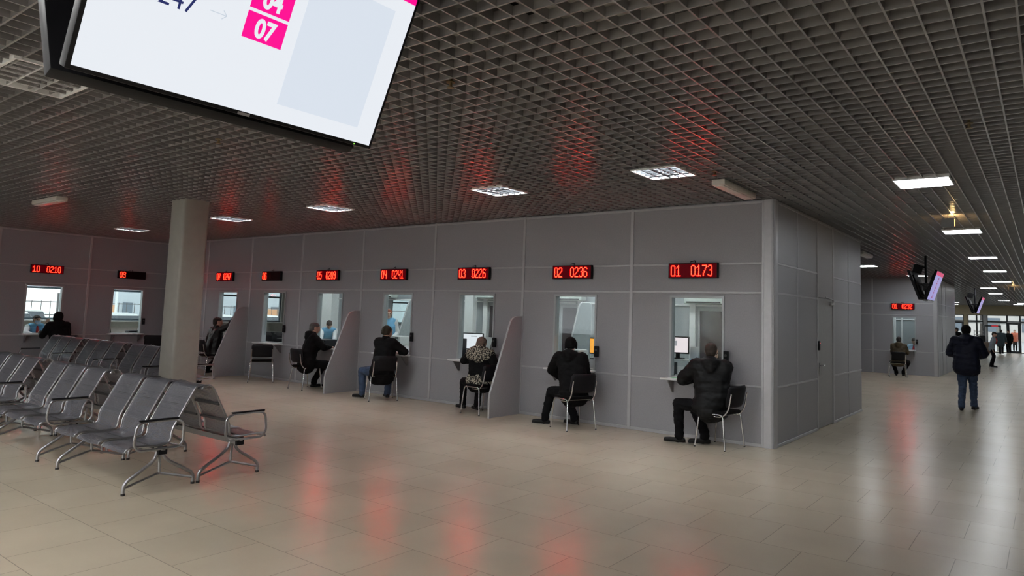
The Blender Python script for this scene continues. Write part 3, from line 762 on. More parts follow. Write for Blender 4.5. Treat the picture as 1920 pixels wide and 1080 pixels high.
# security gate, turnstile rack and desk before the entrance
g = thing('security_gate', 'dark security frame with red header before the entrance', 'gate', (-.16, 49.2, 0))
mb = MB(); mb.rbox((-.50, -.25, 0), (-.42, .25, 1.95), .02); mb.rbox((.42, -.25, 0), (.50, .25, 1.95), .02); mb.build('side_panel', FR, g, True)
MB().rbox((-.50, -.2, 1.86), (.50, .2, 1.96), .02).build('header', FR, g, True); MB().box((-.05, -.21, 1.88), (.34, -.2, 1.95)).build('lit_strip', mat('red_gate_strip', (.30, .02, .03), .4, emit=(1, .04, .05), es=.3), g)
g = thing('turnstile', 'grey turnstile barrier with horizontal bars left of the security frame', 'turnstile', (-1.0, 49.5, 0))
mb = MB()
for z in (.35, .65, .95, 1.25, 1.5): mb.cyl((-.28, 0, z), (.28, 0, z), .018, 8)
mb.build('crossbars', STEEL, g, True); mb = MB(); mb.cyl((-.3, 0, 0), (-.3, 0, 1.6), .03); mb.build('post', STEEL, g, True); MB().cyl((.3, 0, 0), (.3, 0, 1.6), .03).build('post', STEEL, g, True)
g = thing('guard_desk', 'dark guard desk with a monitor left of the entrance frame', 'desk', (-.72, 47.6, 0))
MB().rbox((-.5, -.3, 0), (.5, .3, .78), .015).build('desk_body', mat('brown_desk', (.14, .10, .08), .5), g, True)
tag(MB().rbox((-.98, 47.45, .80), (-.48, 47.53, 1.22), .015).build('monitor', BLACKP, None, True), 'black back of a monitor standing on the guard desk', 'monitor')

# ------------------------------------------------------------------ inside the service offices
YP = 3.0
INP = mat('office_partition_panel', (.33, .355, .37), .45, var=.04, scale=40)
panel_wall_m = PANEL; PANEL = INP
panel_wall('wall_office', 'grey panelled partition seen through the service windows', 1, YP, .08, -14.0, -TH, [(-11.15, -10.32, 1.27, 2.02), (-2.42, -1.55, .02, 1.92), (-7.72, -6.95, .02, 1.93), (-5.62, -5.15, .02, 1.93)])
panel_wall('wall_office_end', 'end partition of the far block office', 1, Y2 + 2.2, .08, -9, X2 - TH, [])
PANEL = panel_wall_m
def opost(x0, x1, lab, y=YP, d=.05, z=H): trim((x0, y - d, 0), (x1, y + .002, z), lab, WHITE)
opost(-2.56, -2.44, 'white door post seen through window 01'); opost(-1.55, -1.46, 'white door post at the right of window 01 view'); opost(-8.33, -8.06, 'white pillar seen through window 03', d=.14)
opost(-13.84, -13.30, 'white pillar seen through window 05', d=.25); opost(-7.82, -7.70, 'white door post seen through window 03'); opost(-5.14, -5.03, 'white door post seen through window 02')
opost(-4.30, -3.98, 'white pillar at the right of window 02 view', d=.3); opost(-12.62, -12.5, 'white post seen through window 05')
opost(-1.92, -1.72, 'white post in the second block office', Y2 + 2.2); opost(-1.0, -.9, 'white post in the second block office', Y2 + 2.2); opost(-1.55, -1.48, 'slim white post in the second block office', Y2 + 2.2)
for a_, b_, lab in ((-14, -12.6, 'window 05'), (-12.5, -9.9, 'window 04'), (-9.9, -8.33, 'windows 03 and 04'), (-8.06, -5.2, 'window 03'), (-5.1, -2.56, 'window 02'), (-2.44, -.1, 'window 01')):
    trim((a_, YP - .03, 1.955), (b_, YP + .002, 1.99), 'white transom seen through ' + lab, WHITE)
trim((-9, Y2 + 2.17, 1.93), (X2 - .1, Y2 + 2.2, 1.97), 'white transom in the second block office', WHITE)
DG = mat('smoked_glass', (.06, .05, .055), .08, var=.1)
for i, (a_, b_) in enumerate(((-2.42, -1.55), (-7.72, -6.95), (-5.62, -5.15))):
    d_ = thing('door_%d' % (6 + i), 'smoked glass office door seen through a service window', 'door'); d_['kind'] = 'structure'
    MB().box((a_ + .05, YP + .03, .08), (b_ - .05, YP + .045, 1.87)).build('door_pane', DG, d_)
    f = MB(); f.box((a_, YP + .01, .02), (a_ + .05, YP + .07, 1.92)); f.box((b_ - .05, YP + .01, .02), (b_, YP + .07, 1.92)); f.box((a_ + .05, YP + .01, 1.87), (b_ - .05, YP + .07, 1.92)); f.box((a_ + .05, YP + .01, .02), (b_ - .05, YP + .07, .08)); f.build('door_frame', WFRAME, d_)
w_ = thing('window_60', 'inner office window glowing with daylight seen through window 04', 'window'); w_['kind'] = 'structure'
f = MB(); f.box((-11.15, YP + .01, 1.27), (-11.11, YP + .07, 2.02)); f.box((-10.36, YP + .01, 1.27), (-10.32, YP + .07, 2.02)); f.box((-11.11, YP + .01, 1.98), (-10.36, YP + .07, 2.02)); f.box((-11.11, YP + .01, 1.27), (-10.36, YP + .07, 1.31)); f.box((-11.11, YP + .02, 1.66), (-10.36, YP + .06, 1.68)); f.build('window_frame', WFRAME, w_)
MB().box((-11.11, YP + .04, 1.31), (-10.36, YP + .045, 1.98)).build('window_pane', GLASS, w_)
# air units / shutter boxes above the inner doors
acm = mat('pale_green_white_plastic', (.58, .64, .60), .4)
a0 = thing('air_conditioner', 'pale air conditioner high on the partition seen through window 01', 'air conditioner', (-2.22, YP - .002, 2.0), 0, 'air conditioners inside the offices')
MB().rbox((-.40, -.2, 0), (.40, 0, .19), .02, 2).build('housing', acm, a0, True)
MB().box((-.34, -.202, .015), (.34, -.19, .04)).build('vent_slot', DARKGAP, a0)
for xx, ww in ((-4.95 - .4, '02'), (-7.55, '03'), (-11.25, '04')): dup(a0, (xx, YP - .002, 2.02), 0, 'pale air conditioner high on the partition seen through window ' + ww)
# inner fins between the desks
def ifin(x, y0, lab):
    t = thing('partition_fin', lab, 'partition', (x, y0, 0), 0, 'partition fins inside the offices')
    prof = [(0, .72), (0, .9), (.16, 1.30), (.36, 1.84), (.40, 1.91), (.46, 1.945), (.56, 1.95), (.75, 1.95), (.80, 1.90), (.80, .72)]
    MB().prism(prof, 0, -.012, .012).build('board', mat('blue_grey_board', (.36, .40, .41), .45), t)
    MB().tube([(0, p[0], p[1]) for p in prof], .014, 8).build('edge_strip', WHITE, t, True)
    MB().box((-.012, .05, 0), (.012, .75, .72)).build('leg_panel', mat('blue_grey_board'), t)
ifin(-8.66, .98, 'sloping inner partition with white edge seen through window 04')
ifin(-3.98, .85, 'round-topped inner partition with white edge seen through window 02')
# desks
DESK = mat('grey_office_desk', (.40, .41, .42), .45)
def desk(loc, rz, wd, lab, gr='office desks behind the windows'):
    t = thing('office_desk', lab, 'desk', loc, rz, gr)
    MB().rbox((-wd / 2, 0, .72), (wd / 2, .66, .75), .005, 1).build('desk_top', DESK, t)
    for xx in (-wd / 2 + .03, wd / 2 - .05): MB().box((xx, .04, 0), (xx + .02, .62, .72)).build('side_panel', DESK, t)
for i in range(7): desk(((WX[i][0] + WX[i][1]) / 2 - .35, .13, 0), 0, 1.75, 'grey office desk behind service window 0%d' % (i + 1))
desk((XL - .13, -2.9, 0), PI / 2, 1.6, 'grey office desk behind window 10'); desk((XL - .13, -.95, 0), PI / 2, 1.6, 'grey office desk behind window 09')
desk((-1.25, Y2 + .13, 0), 0, 1.5, 'grey office desk behind the second block window')
def shelf(x, y, wd, z, lab):
    t = thing('desk_shelf', lab, 'shelf', (x, y, .75), 0, 'raised desk shelves'); MB().rbox((-wd / 2, -.12, z - .77), (wd / 2, .12, z - .75), .004, 1).build('shelf_board', WHITE, t)
    for xx in (-wd / 2 + .02, wd / 2 - .04): MB().box((xx, -.1, 0), (xx + .02, .1, z - .77)).build('side_panel', WHITE, t)
shelf(-1.62, .62, .62, 1.08, 'white raised shelf with papers behind window 01'); shelf(-3.66, .62, .42, .98, 'white raised shelf behind window 02'); shelf(-8.2, .72, .6, .98, 'white raised shelf behind window 04')
def screen(loc, rz, wd, ht, em, lab):
    t = thing('monitor', lab, 'monitor', loc, rz)
    MB().rbox((-wd / 2, 0, .08), (wd / 2, .035, .08 + ht), .008).build('casing', BLACKP, t, True)
    MB().box((-wd / 2 + .018, -.003, .10), (wd / 2 - .018, .002, .06 + ht)).build('screen', em, t)
    mb = MB(); mb.box((-.03, .02, .0), (.03, .05, .12)); mb.rbox((-.1, -.05, 0), (.1, .1, .012), .004, 1); mb.build('stand', BLACKP, t)
    return t
pinkw = glow('pinkish_lit_screen', (1., .86, .90), .72); whitew = glow('white_lit_screen', (.92, .93, 1.), .75); orangew = glow('orange_lit_screen', (1., .42, .05), .85)
s1 = screen((-1.70, .60, 1.08), .25, .36, .27, pinkw, 'lit pinkish monitor on the shelf behind window 01')
MB().box((-.09, -.006, .20), (-.01, -.003, .28)).build('screen_text', glow('grey_screen_text', (.5, .5, .55), .5), s1)
MB().box((-.13, -.006, .30), (-.03, -.003, .31)).build('screen_text', glow('grey_screen_text'), s1)
s3 = screen((-6.06, .66, .752 + .15), .2, .46, .32, whitew, 'lit white monitor behind window 03 at the woman\'s shoulder')
MB().box((-.04, -.006, .33), (.10, -.003, .345)).build('screen_text', glow('grey_screen_text'), s3)
screen((-3.20, .60, .98), -.15, .30, .28, orangew, 'orange lit monitor at the right edge of window 02')
tag(MB().rbox((-1.77, .20, .752), (-1.62, .44, 1.04), .01).build('computer_tower', BLACKP, None, True), 'black computer tower under the shelf behind window 01', 'computer')
tag(MB().rbox((-6.30, .34, .752), (-6.13, .57, 1.19), .01).build('computer_tower', BLACKP, None, True), 'tall black computer tower left of the lit monitor behind window 03', 'computer')
tag(MB().rbox((-12.86, .40, .752), (-12.44, .78, 1.06), .012).build('computer_tower', BLACKP, None, True), 'black cabinet-like machine on the desk behind window 06', 'computer')
def printer(loc, rz, m, lab, k=1.):
    t = thing('printer', lab, 'printer', loc, rz); 
    MB().rbox((-.2 * k, -.17 * k, 0), (.2 * k, .17 * k, .17 * k), .035).build('body', m, t, True)
    MB().rbox((-.15 * k, -.24 * k, .03 * k), (.15 * k, -.165 * k, .05 * k), .004, 1).build('paper_tray', m, t)
    MB().box((.06 * k, -.172 * k, .11 * k), (.15 * k, -.168 * k, .15 * k)).build('display', mat('grey_display', (.12, .16, .14), .3), t)
WP = mat('white_printer_plastic', (.66, .67, .66), .4)
printer((-3.62, .62, .982), 0, WP, 'white rounded printer on the shelf next to the black phone, window 02', .85); printer((-8.22, .72, .982), 0, WP, 'white rounded printer on the shelf behind window 04')
printer((-10.72, .72, .752), 0, BLACKP, 'large black printer on the desk of the bending clerk, window 05', 1.25); printer((-12.15, .62, .752), .3, BLACKP, 'black printer right of the dark machine behind window 06', 1.0)
printer((-1.45, .34, .752), 0, mat('grey_printer_plastic', (.34, .36, .38), .5), 'small grey printer below the shelf behind window 01', .7)
printer((-18.0, -.42, .752), PI / 2, BLACKP, 'small black printer beside the white box behind window 09', .8)
tag(MB().rbox((-18.2, -.22, .752), (-17.95, -.06, .95), .02).build('storage_box', WHITE, None, True), 'white box beside the printer behind window 09', 'box')
tag(MB().rbox((-1.48, .55, 1.082), (-1.32, .70, 1.092), .002, 1).build('paper_stack', mat('blue_paper', (.22, .45, .75), .6), None), 'blue papers under the monitor behind window 01', 'paper')
tag(MB().rbox((-1.45, -.15, .842), (-1.22, .0, .85), .002, 1).build('paper_sheet', mat('green_paper', (.35, .65, .45), .6), None), 'pale green sheet on the sill of window 01', 'paper')
tag(MB().obox(M.Translation((-5.72, .6, .752)) @ M.Rotation(-.25, 4, 'X'), (-.1, 0, 0), (.1, .006, .5)).build('document_holder', WHITE, None), 'white document holder right of the monitor behind window 03', 'paper')
tag(MB().rbox((-10.05, -.16, .842), (-9.85, -.04, .852), .002, 1).build('paper_sheet', WHITE, None), 'white sheet on the sill of window 05', 'paper')
tag(MB().rbox((-17.55, -3.3, .842), (-17.1, -2.95, .85), .002, 1).build('paper_sheet', WHITE, None), 'white sheets on the sill of window 10', 'paper')
tag(MB().rbox((-7.36, .15, .752), (-7.16, .34, .80), .002, 1).build('paper_stack', WHITE, None), 'white paper pile on the desk at the right of window 04', 'paper')
t = thing('desk_phone', 'black handset and lamp arm at the inner partition behind window 02', 'telephone', (-3.52, .34, .752))
mb = MB(); mb.rbox((-.1, -.08, 0), (.1, .08, .06), .015); mb.build('base', BLACKP, t, True); mb = MB(); mb.tube(fillet([(-.09, 0, .10), (-.05, 0, .14), (.06, 0, .14), (.09, 0, .10)], .03), .02); mb.build('handset', BLACKP, t, True); MB().tube([(0, .05, .05), (-.05, .06, .4), (.05, .0, .56)], .008, 8).build('arm', BLACKP, t, True)
tag(MB().obox(M.Translation((-1.47, .70, 1.0825)) @ M.Rotation(-.22, 4, 'X'), (-.07, 0, 0), (.07, .006, .2)).build('document_holder', WHITE, None), 'white document sheet leaning on the shelf beside the pinkish monitor, window 01', 'paper')
# office lights (out of view, above the booths)
LX = dup(LO, (-1.1, 1.75, H), 0, 'ceiling light outside the picture above the office of window 01')
dm = glow('office_diffuser', (.90, .97, 1.0), OFFICE)
for c in LX.children:
    if c.name.startswith('diffuser'): c.data = c.data.copy(); c.data.materials[0] = dm
LO = LX
for i in range(1, 7): dup(LO, (-1.1 - 2.14 * i, 1.75, H), 0, 'ceiling light outside the picture above the office of window 0%d' % (i + 1))
for yy, ww in ((-2.9, '10'), (-.6, '09')): dup(LO, (-18.9, yy, H), 0, 'ceiling light outside the picture above the office of window ' + ww)
dup(LO, (-1.2, Y2 + 1.2, H), 0, 'ceiling light outside the picture above the second block office')

# ------------------------------------------------------------------ seating in the hall
def iso_chair():
    t = thing('visitor_chair', '', 'chair', (0, 0, 0), 0, 'black visitor chairs at the windows')
    # each side frame is one bent tube: front leg, side rail, rear leg
    for sg in (-1, 1):
        xx = .235 * sg
        MB().tube(fillet([(xx * 1.12, .235, .004), (xx, .185, .455), (xx, -.165, .455), (xx * 1.12, -.215, .004)], .05), .011, 10).build('side_frame', CHROME, t, True)
        MB().tube(fillet([(xx * .92, .02, .425), (xx * .92, -.15, .425), (xx * .92, -.235, .52), (xx * .9, -.275, .74)], .07), .010, 10).build('back_support', CHROME, t, True)
        for yy in (.235, -.215): MB().ball((xx * 1.12, yy, .008), (.014, .014, .01)).build('rubber_foot', RUBBER, t, True)
    for yy in (.16, -.13): MB().tube([(-.235, yy, .445), (.235, yy, .445)], .009, 8).build('crossbar', CHROME, t, True)
    MB().rbox((-.225, -.19, .452), (.225, .215, .498), .022, 3).build('seat', BLACKF, t, True)
    mb = MB(); rows = []
    W, n = .225, 12
    bmx = mb.bm
    def ring(off):
        g = []
        for j in range(9):
            v_ = j / 8; z = .555 + v_ * .285; yb = -.235 - (z - .52) * .19
            row = []
            for k in range(n + 1):
                u = k / n * 2 - 1; c = .045 * (u * u); inset = (max(0, abs(v_ - .5) - .36) / .14) ** 2 * .035
                row.append(bmx.verts.new((u * (W - inset), yb + c + off * (1 - .6 * abs(u) ** 6) * (1 - .6 * abs(2 * v_ - 1) ** 6), z)))
            g.append(row)
        return g
    A, B = ring(.022), ring(-.022)
    for j in range(8):
        for k in range(n):
            bmx.faces.new((A[j][k], A[j][k + 1], A[j + 1][k + 1], A[j + 1][k])); bmx.faces.new((B[j][k + 1], B[j][k], B[j + 1][k], B[j + 1][k + 1]))
    for j in range(8):
        for kk in (0, n): bmx.faces.new((A[j][kk], A[j + 1][kk], B[j + 1][kk], B[j][kk]) if kk else (B[j][kk], B[j + 1][kk], A[j + 1][kk], A[j][kk]))
    for k in range(n):
        for jj in (0, 8): bmx.faces.new((A[jj][k], B[jj][k], B[jj][k + 1], A[jj][k + 1]) if jj == 0 else (B[jj][k], A[jj][k], A[jj][k + 1], B[jj][k + 1]))
    mb.build('backrest', BLACKP, t, 'all')
    return t
CH = iso_chair()
def face(fx, fy): return math.atan2(-fx, fy)
chairs = [((-.60, -.37), (-.99, .14), 'black visitor chair under the man in the puffer jacket at window 01'),
          ((-2.83, -.60), (-.93, .37), 'black visitor chair under the man in the black cap at window 02'),
          ((-4.80, -.46), (-.99, .08), 'black visitor chair under the woman in the leopard-trimmed coat at window 03'),
          ((-7.22, -.57), (-.86, .50), 'black visitor chair under the man in jeans at window 04'),
          ((-9.58, -.60), (.06, 1), 'black visitor chair behind the grey-haired man at window 05'),
          ((-11.38, -.48), (-.82, .57), 'empty black visitor chair at window 06'),
          ((-13.42, -.58), (.12, 1), 'black visitor chair under the man in the leather jacket at window 07'),
          ((-16.45, -2.66), (-1, .0), 'black visitor chair under the hooded person at window 10'),
          ((-16.25, -.62), (-.85, .5), 'black visitor chair half hidden behind the beige column'),
          ((-1.12, 16.62), (-.25, 1), 'black visitor chair under the man in the olive jacket at the second block'),
          ((-3.0, 17.2), (.2, 1), 'black visitor chair glimpsed past the far corner of the first block')]
for i, ((x, y), (fx, fy), lab) in enumerate(chairs):
    if i == 0: CH.location = (x, y, 0); CH.rotation_euler = (0, 0, face(fx, fy)); CH['label'] = lab
    else: dup(CH, (x, y, 0), face(fx, fy), lab)

PROF = [(-.058, .888), (-.045, .908), (-.02, .922), (.01, .925), (.032, .914), (.055, .885), (.10, .800), (.15, .704), (.195, .617), (.228, .552), (.241, .505), (.243, .455), (.258, .424), (.292, .409), (.36, .404), (.45, .408), (.54, .413), (.595, .408), (.625, .392), (.637, .372)]
def bench():
    """three seats on a beam; local x along the beam (0 .. 1.70), y = forward from the back foot"""
    t = thing('beam_seat', '', 'bench', (0, 0, 0), 0, 'perforated steel seating rows')
    for sxc in (.30, .85, 1.40):
        mb = MB(); bmx = mb.bm; uvl = bmx.loops.layers.uv.new('UVMap'); L = [0]
        for i in range(1, len(PROF)): L.append(L[-1] + math.dist(PROF[i], PROF[i - 1]))
        rows = []
        for (yy, z), l_ in zip(PROF, L):
            rows.append([bmx.verts.new((sxc - .23 + .46 * k / 4, yy - .006 * (1 - abs(k / 2 - 1)) * (1 if z > .45 else 0), z - .008 * (1 - (k / 2 - 1) ** 2) * (z < .45))) for k in range(5)])
        for i in range(len(PROF) - 1):
            for k in range(4):
                f = bmx.faces.new((rows[i][k], rows[i][k + 1], rows[i + 1][k + 1], rows[i + 1][k]))
                for lp_, (u, v_) in zip(f.loops, ((k, i), (k + 1, i), (k + 1, i + 1), (k, i + 1))): lp_[uvl].uv = (.01 + .46 * u / 4, L[v_])
        for f in bmx.faces: f.smooth = True
        me = bpy.data.meshes.new('seat_shell'); bmx.to_mesh(me); bmx.free(); me.materials.append(PERF)
        sh = bpy.data.objects.new('seat_shell', me); COL.objects.link(sh); sh.parent = t
        for xx in (sxc - .232, sxc + .232): MB().tube([(xx, a_, b_) for a_, b_ in PROF], .0105, 8).build('edge_tube', STEEL, sh, True)
        for yy, z in ((.125, .735), (.20, .575), (.40, .392)): MB().box((sxc - .23, yy - .012, z - .012), (sxc + .23, yy + .0, z + .012)).build('crossbar', mat('dark_steel_bar', (.10, .10, .105), .4, metal=.6), sh)
    MB().box((.03, .30, .335), (1.67, .36, .385)).build('beam', STEEL, t)
    for xx in (.02, 1.665): MB().rbox((xx, .29, .325), (xx + .03, .37, .395), .004, 1).build('beam_cap', BLACKP, t)
    for xx in (.09, 1.56):
        mb = MB()
        mb.tube(fillet([(xx, .615, .004), (xx, .615, .10), (xx, .40, .245), (xx, .36, .29), (xx, .35, .345)], .06), .0155, 10)
        mb.tube(fillet([(xx, .0, .004), (xx, .0, .10), (xx, .235, .245), (xx, .285, .29), (xx, .30, .345)], .06), .0155, 10)
        mb.tube([(xx, .315, .14), (xx, .325, .34)], .0125, 8)
        mb.tube(fillet([(xx, .612, .062), (xx, .32, .15), (xx, .004, .062)], .02), .0115, 8)
        lg = mb.build('leg', STEEL, t, True)
        for yy in (.615, 0): MB().cyl((xx, yy, 0), (xx, yy, .02), .0175, 10).build('rubber_foot', RUBBER, lg)
    for xx in (.0, 1.70):
        loop = fillet([(xx, .20, .385), (xx, .56, .385), (xx, .60, .45), (xx, .575, .635), (xx, .24, .635), (xx, .17, .60), (xx, .165, .43)], .07, closed=True)
        ar = MB().tube(loop, .0115, 8, closed=True).build('armrest', STEEL, t, True)
        MB().rbox((xx - .017, .22, .640), (xx + .017, .565, .655), .006).build('arm_pad', BLACKP, ar, True)
        MB().box((min(xx, .85) if xx < .5 else xx - .05, .32, .365), (xx + .05 if xx < .5 else xx, .35, .380)).build('arm_bracket', STEEL, ar)
    return t
BN = bench()
def drop_arm(o, which):
    for c in list(o.children):
        if c.name.startswith('armrest'):
            xs_ = sum(v.co.x for v in c.data.vertices) / len(c.data.vertices)
            if (xs_ > .85) == (which == 'far'):
                for g in list(c.children): bpy.data.objects.remove(g)
                bpy.data.objects.remove(c)
rowlab = [('nearest', 'nearest seating row facing the viewer'), ]
P3 = 2.0
BENCHES = []
def put_bench(first, loc, rz, lab):
    if first: BN.location = loc; BN.rotation_euler = (0, 0, rz); BN['label'] = lab; BENCHES.append(BN)
    else: BENCHES.append(dup(BN, loc, rz, lab))
ordn = ['end', 'second', 'third', 'fourth']
for k in range(4):
    put_bench(k == 0, (-3.50 - P3 * k, -6.0, 0), PI, 'three-seat steel bench, %s, nearest row, seats facing the viewer' % ('right-hand end unit' if k == 0 else ordn[k] + ' unit from the right'))
for k in range(4):
    put_bench(False, (-3.45 - 1.70 - P3 * k, -5.95, 0), 0, 'three-seat steel bench, %s, back to back behind the nearest row' % ('right-hand end unit' if k == 0 else ordn[k] + ' unit from the right'))
for k in range(3):
    put_bench(False, (-8.98 - 1.90 * k, -3.56, 0), PI, 'three-seat steel bench, %s, rear row left of the column, facing the viewer' % ('unit against the column', 'middle unit', 'left-hand end unit')[k])
for k in range(3):
    put_bench(False, (-8.95 - 1.70 - 1.90 * k, -3.50, 0), 0, 'three-seat steel bench, %s, rearmost row facing the service windows' % ('right-hand end unit past the column', 'middle unit', 'left-hand end unit')[k])

for i, o_ in enumerate(BENCHES):
    if i < 4 or i in (8, 9): drop_arm(o_, 'far')
    elif i < 8 or i in (11, 12): drop_arm(o_, 'near')

# small risers that lift the lit monitors above their desks
def riser(x, y, z1, lab): tag(MB().rbox((x - .16, y - .1, .751), (x + .16, y + .12, z1 - .001), .006, 1).build('monitor_riser', DESK, None), lab, 'stand')
riser(-6.06, .68, .902, 'grey riser under the lit white monitor behind window 03'); riser(-3.20, .63, .98, 'grey riser under the orange monitor behind window 02')

# ------------------------------------------------------------------ people
def remesh(mb, name, vox, m, parent, sm=4, fold=0., ff=9., seed=0, extra=None, off=None):
    me = mb.mesh(name); o = bpy.data.objects.new(name, me); COL.objects.link(o)
    r = o.modifiers.new('r', 'REMESH'); r.mode = 'VOXEL'; r.voxel_size = vox
    k = o.modifiers.new('s', 'SMOOTH'); k.factor = .5; k.iterations = sm
    bpy.context.view_layer.update(); dg = bpy.context.evaluated_depsgraph_get()
    m2 = bpy.data.meshes.new_from_object(o.evaluated_get(dg)); bpy.data.objects.remove(o); bpy.data.meshes.remove(me)
    if fold:
        nrm = [v.normal.copy() for v in m2.vertices]; sv = V((seed * 3.1, seed * 1.7, seed * 2.3))
        for v, nn in zip(m2.vertices, nrm):
            p = v.co * ff + sv; q = V((p.x, p.y, p.z * 1.9))
            v.co += nn * (fold * (noise.noise(q) + .5 * noise.noise(q * 2.3)))
    if extra:
        bm = bmesh.new(); bm.from_mesh(m2)
        e = extra.mesh('x'); bm.from_mesh(e); bpy.data.meshes.remove(e); bm.to_mesh(m2); bm.free()
    if off: m2.transform(M.Translation(-V(off)))
    m2.name = name; m2.polygons.foreach_set('use_smooth', [True] * len(m2.polygons)); m2.materials.clear(); m2.materials.append(m)
    o = bpy.data.objects.new(name, m2); COL.objects.link(o); o.parent = parent
    return o
def ik(a, b, l1, l2, pole):
    a, b = V(a), V(b); d = b - a; L = min(max(d.length, abs(l1 - l2) + .01), (l1 + l2) * .998); d.normalize()
    c = (l1 * l1 + L * L - l2 * l2) / (2 * L); h = math.sqrt(max(0, l1 * l1 - c * c)); p = V(pole); p = (p - d * p.dot(d))
    p = p.normalized() if p.length > 1e-4 else V((0, 0, 1))
    return a + d * c + p * h, a + d * L
SKIN = mat('light_skin', (.55, .34, .25), .5, var=.05, scale=30)
HAIRS = {'dark': mat('dark_hair', (.02, .016, .013), .6, var=.3, scale=60, bump=.3, stretch=(1, 1, .2)), 'brown': mat('brown_hair', (.030, .019, .012), .7, var=.3, scale=60, bump=.3), 'grey': mat('grey_hair', (.07, .066, .062), .7, var=.3, scale=80, bump=.3),
         'red': mat('red_hair', (.26, .055, .02), .6, var=.3, scale=50, bump=.3), 'fair': mat('fair_brown_hair', (.13, .095, .07), .6, var=.3, scale=60, bump=.3)}
SHOE = mat('black_shoe_leather', (.008, .008, .008), .5, spec=.3, var=.2)
def hand(x, wr, d, nrm, curl=.5, s=1.):
    """palm, four unequal fingers bent at two knuckles, and a thumb from the side of the palm; added to x"""
    d = V(d).normalized(); nrm = V(nrm); nrm = (nrm - d * nrm.dot(d)).normalized(); sd = d.cross(nrm)
    P = V(wr)
    x.hull([(P, .024 * s), (P + d * .085 * s + sd * .030 * s, .012 * s), (P + d * .088 * s - sd * .030 * s, .011 * s), (P + d * .03 * s + sd * .03 * s, .014 * s)], sub=1)
    for k, (o, L) in enumerate(((.031, .068), (.011, .077), (-.011, .072), (-.031, .056))):
        b = P + d * .08 * s + sd * o * s; dd = d.copy()
        for j, fr in enumerate((.45, .32, .25)):
            an = curl * (.5 + .35 * j); dn = (dd * math.cos(an) - nrm * math.sin(an)).normalized(); e = b + dn * L * fr * s
            x.hull([(b, .0092 * s * (1 - .1 * j)), (e, .0085 * s * (1 - .1 * j))], sub=1); b = e; dd = dn
    b = P + d * .022 * s + sd * .030 * s; dn = (d * .6 + sd * .75 - nrm * .25).normalized()
    for L in (.038, .03):
        e = b + dn * L * s; x.hull([(b, .0115 * s), (e, .0098 * s)], sub=1); b = e; dn = (dn + d * .5 - nrm * .3 * curl).normalized()
NP = [0]
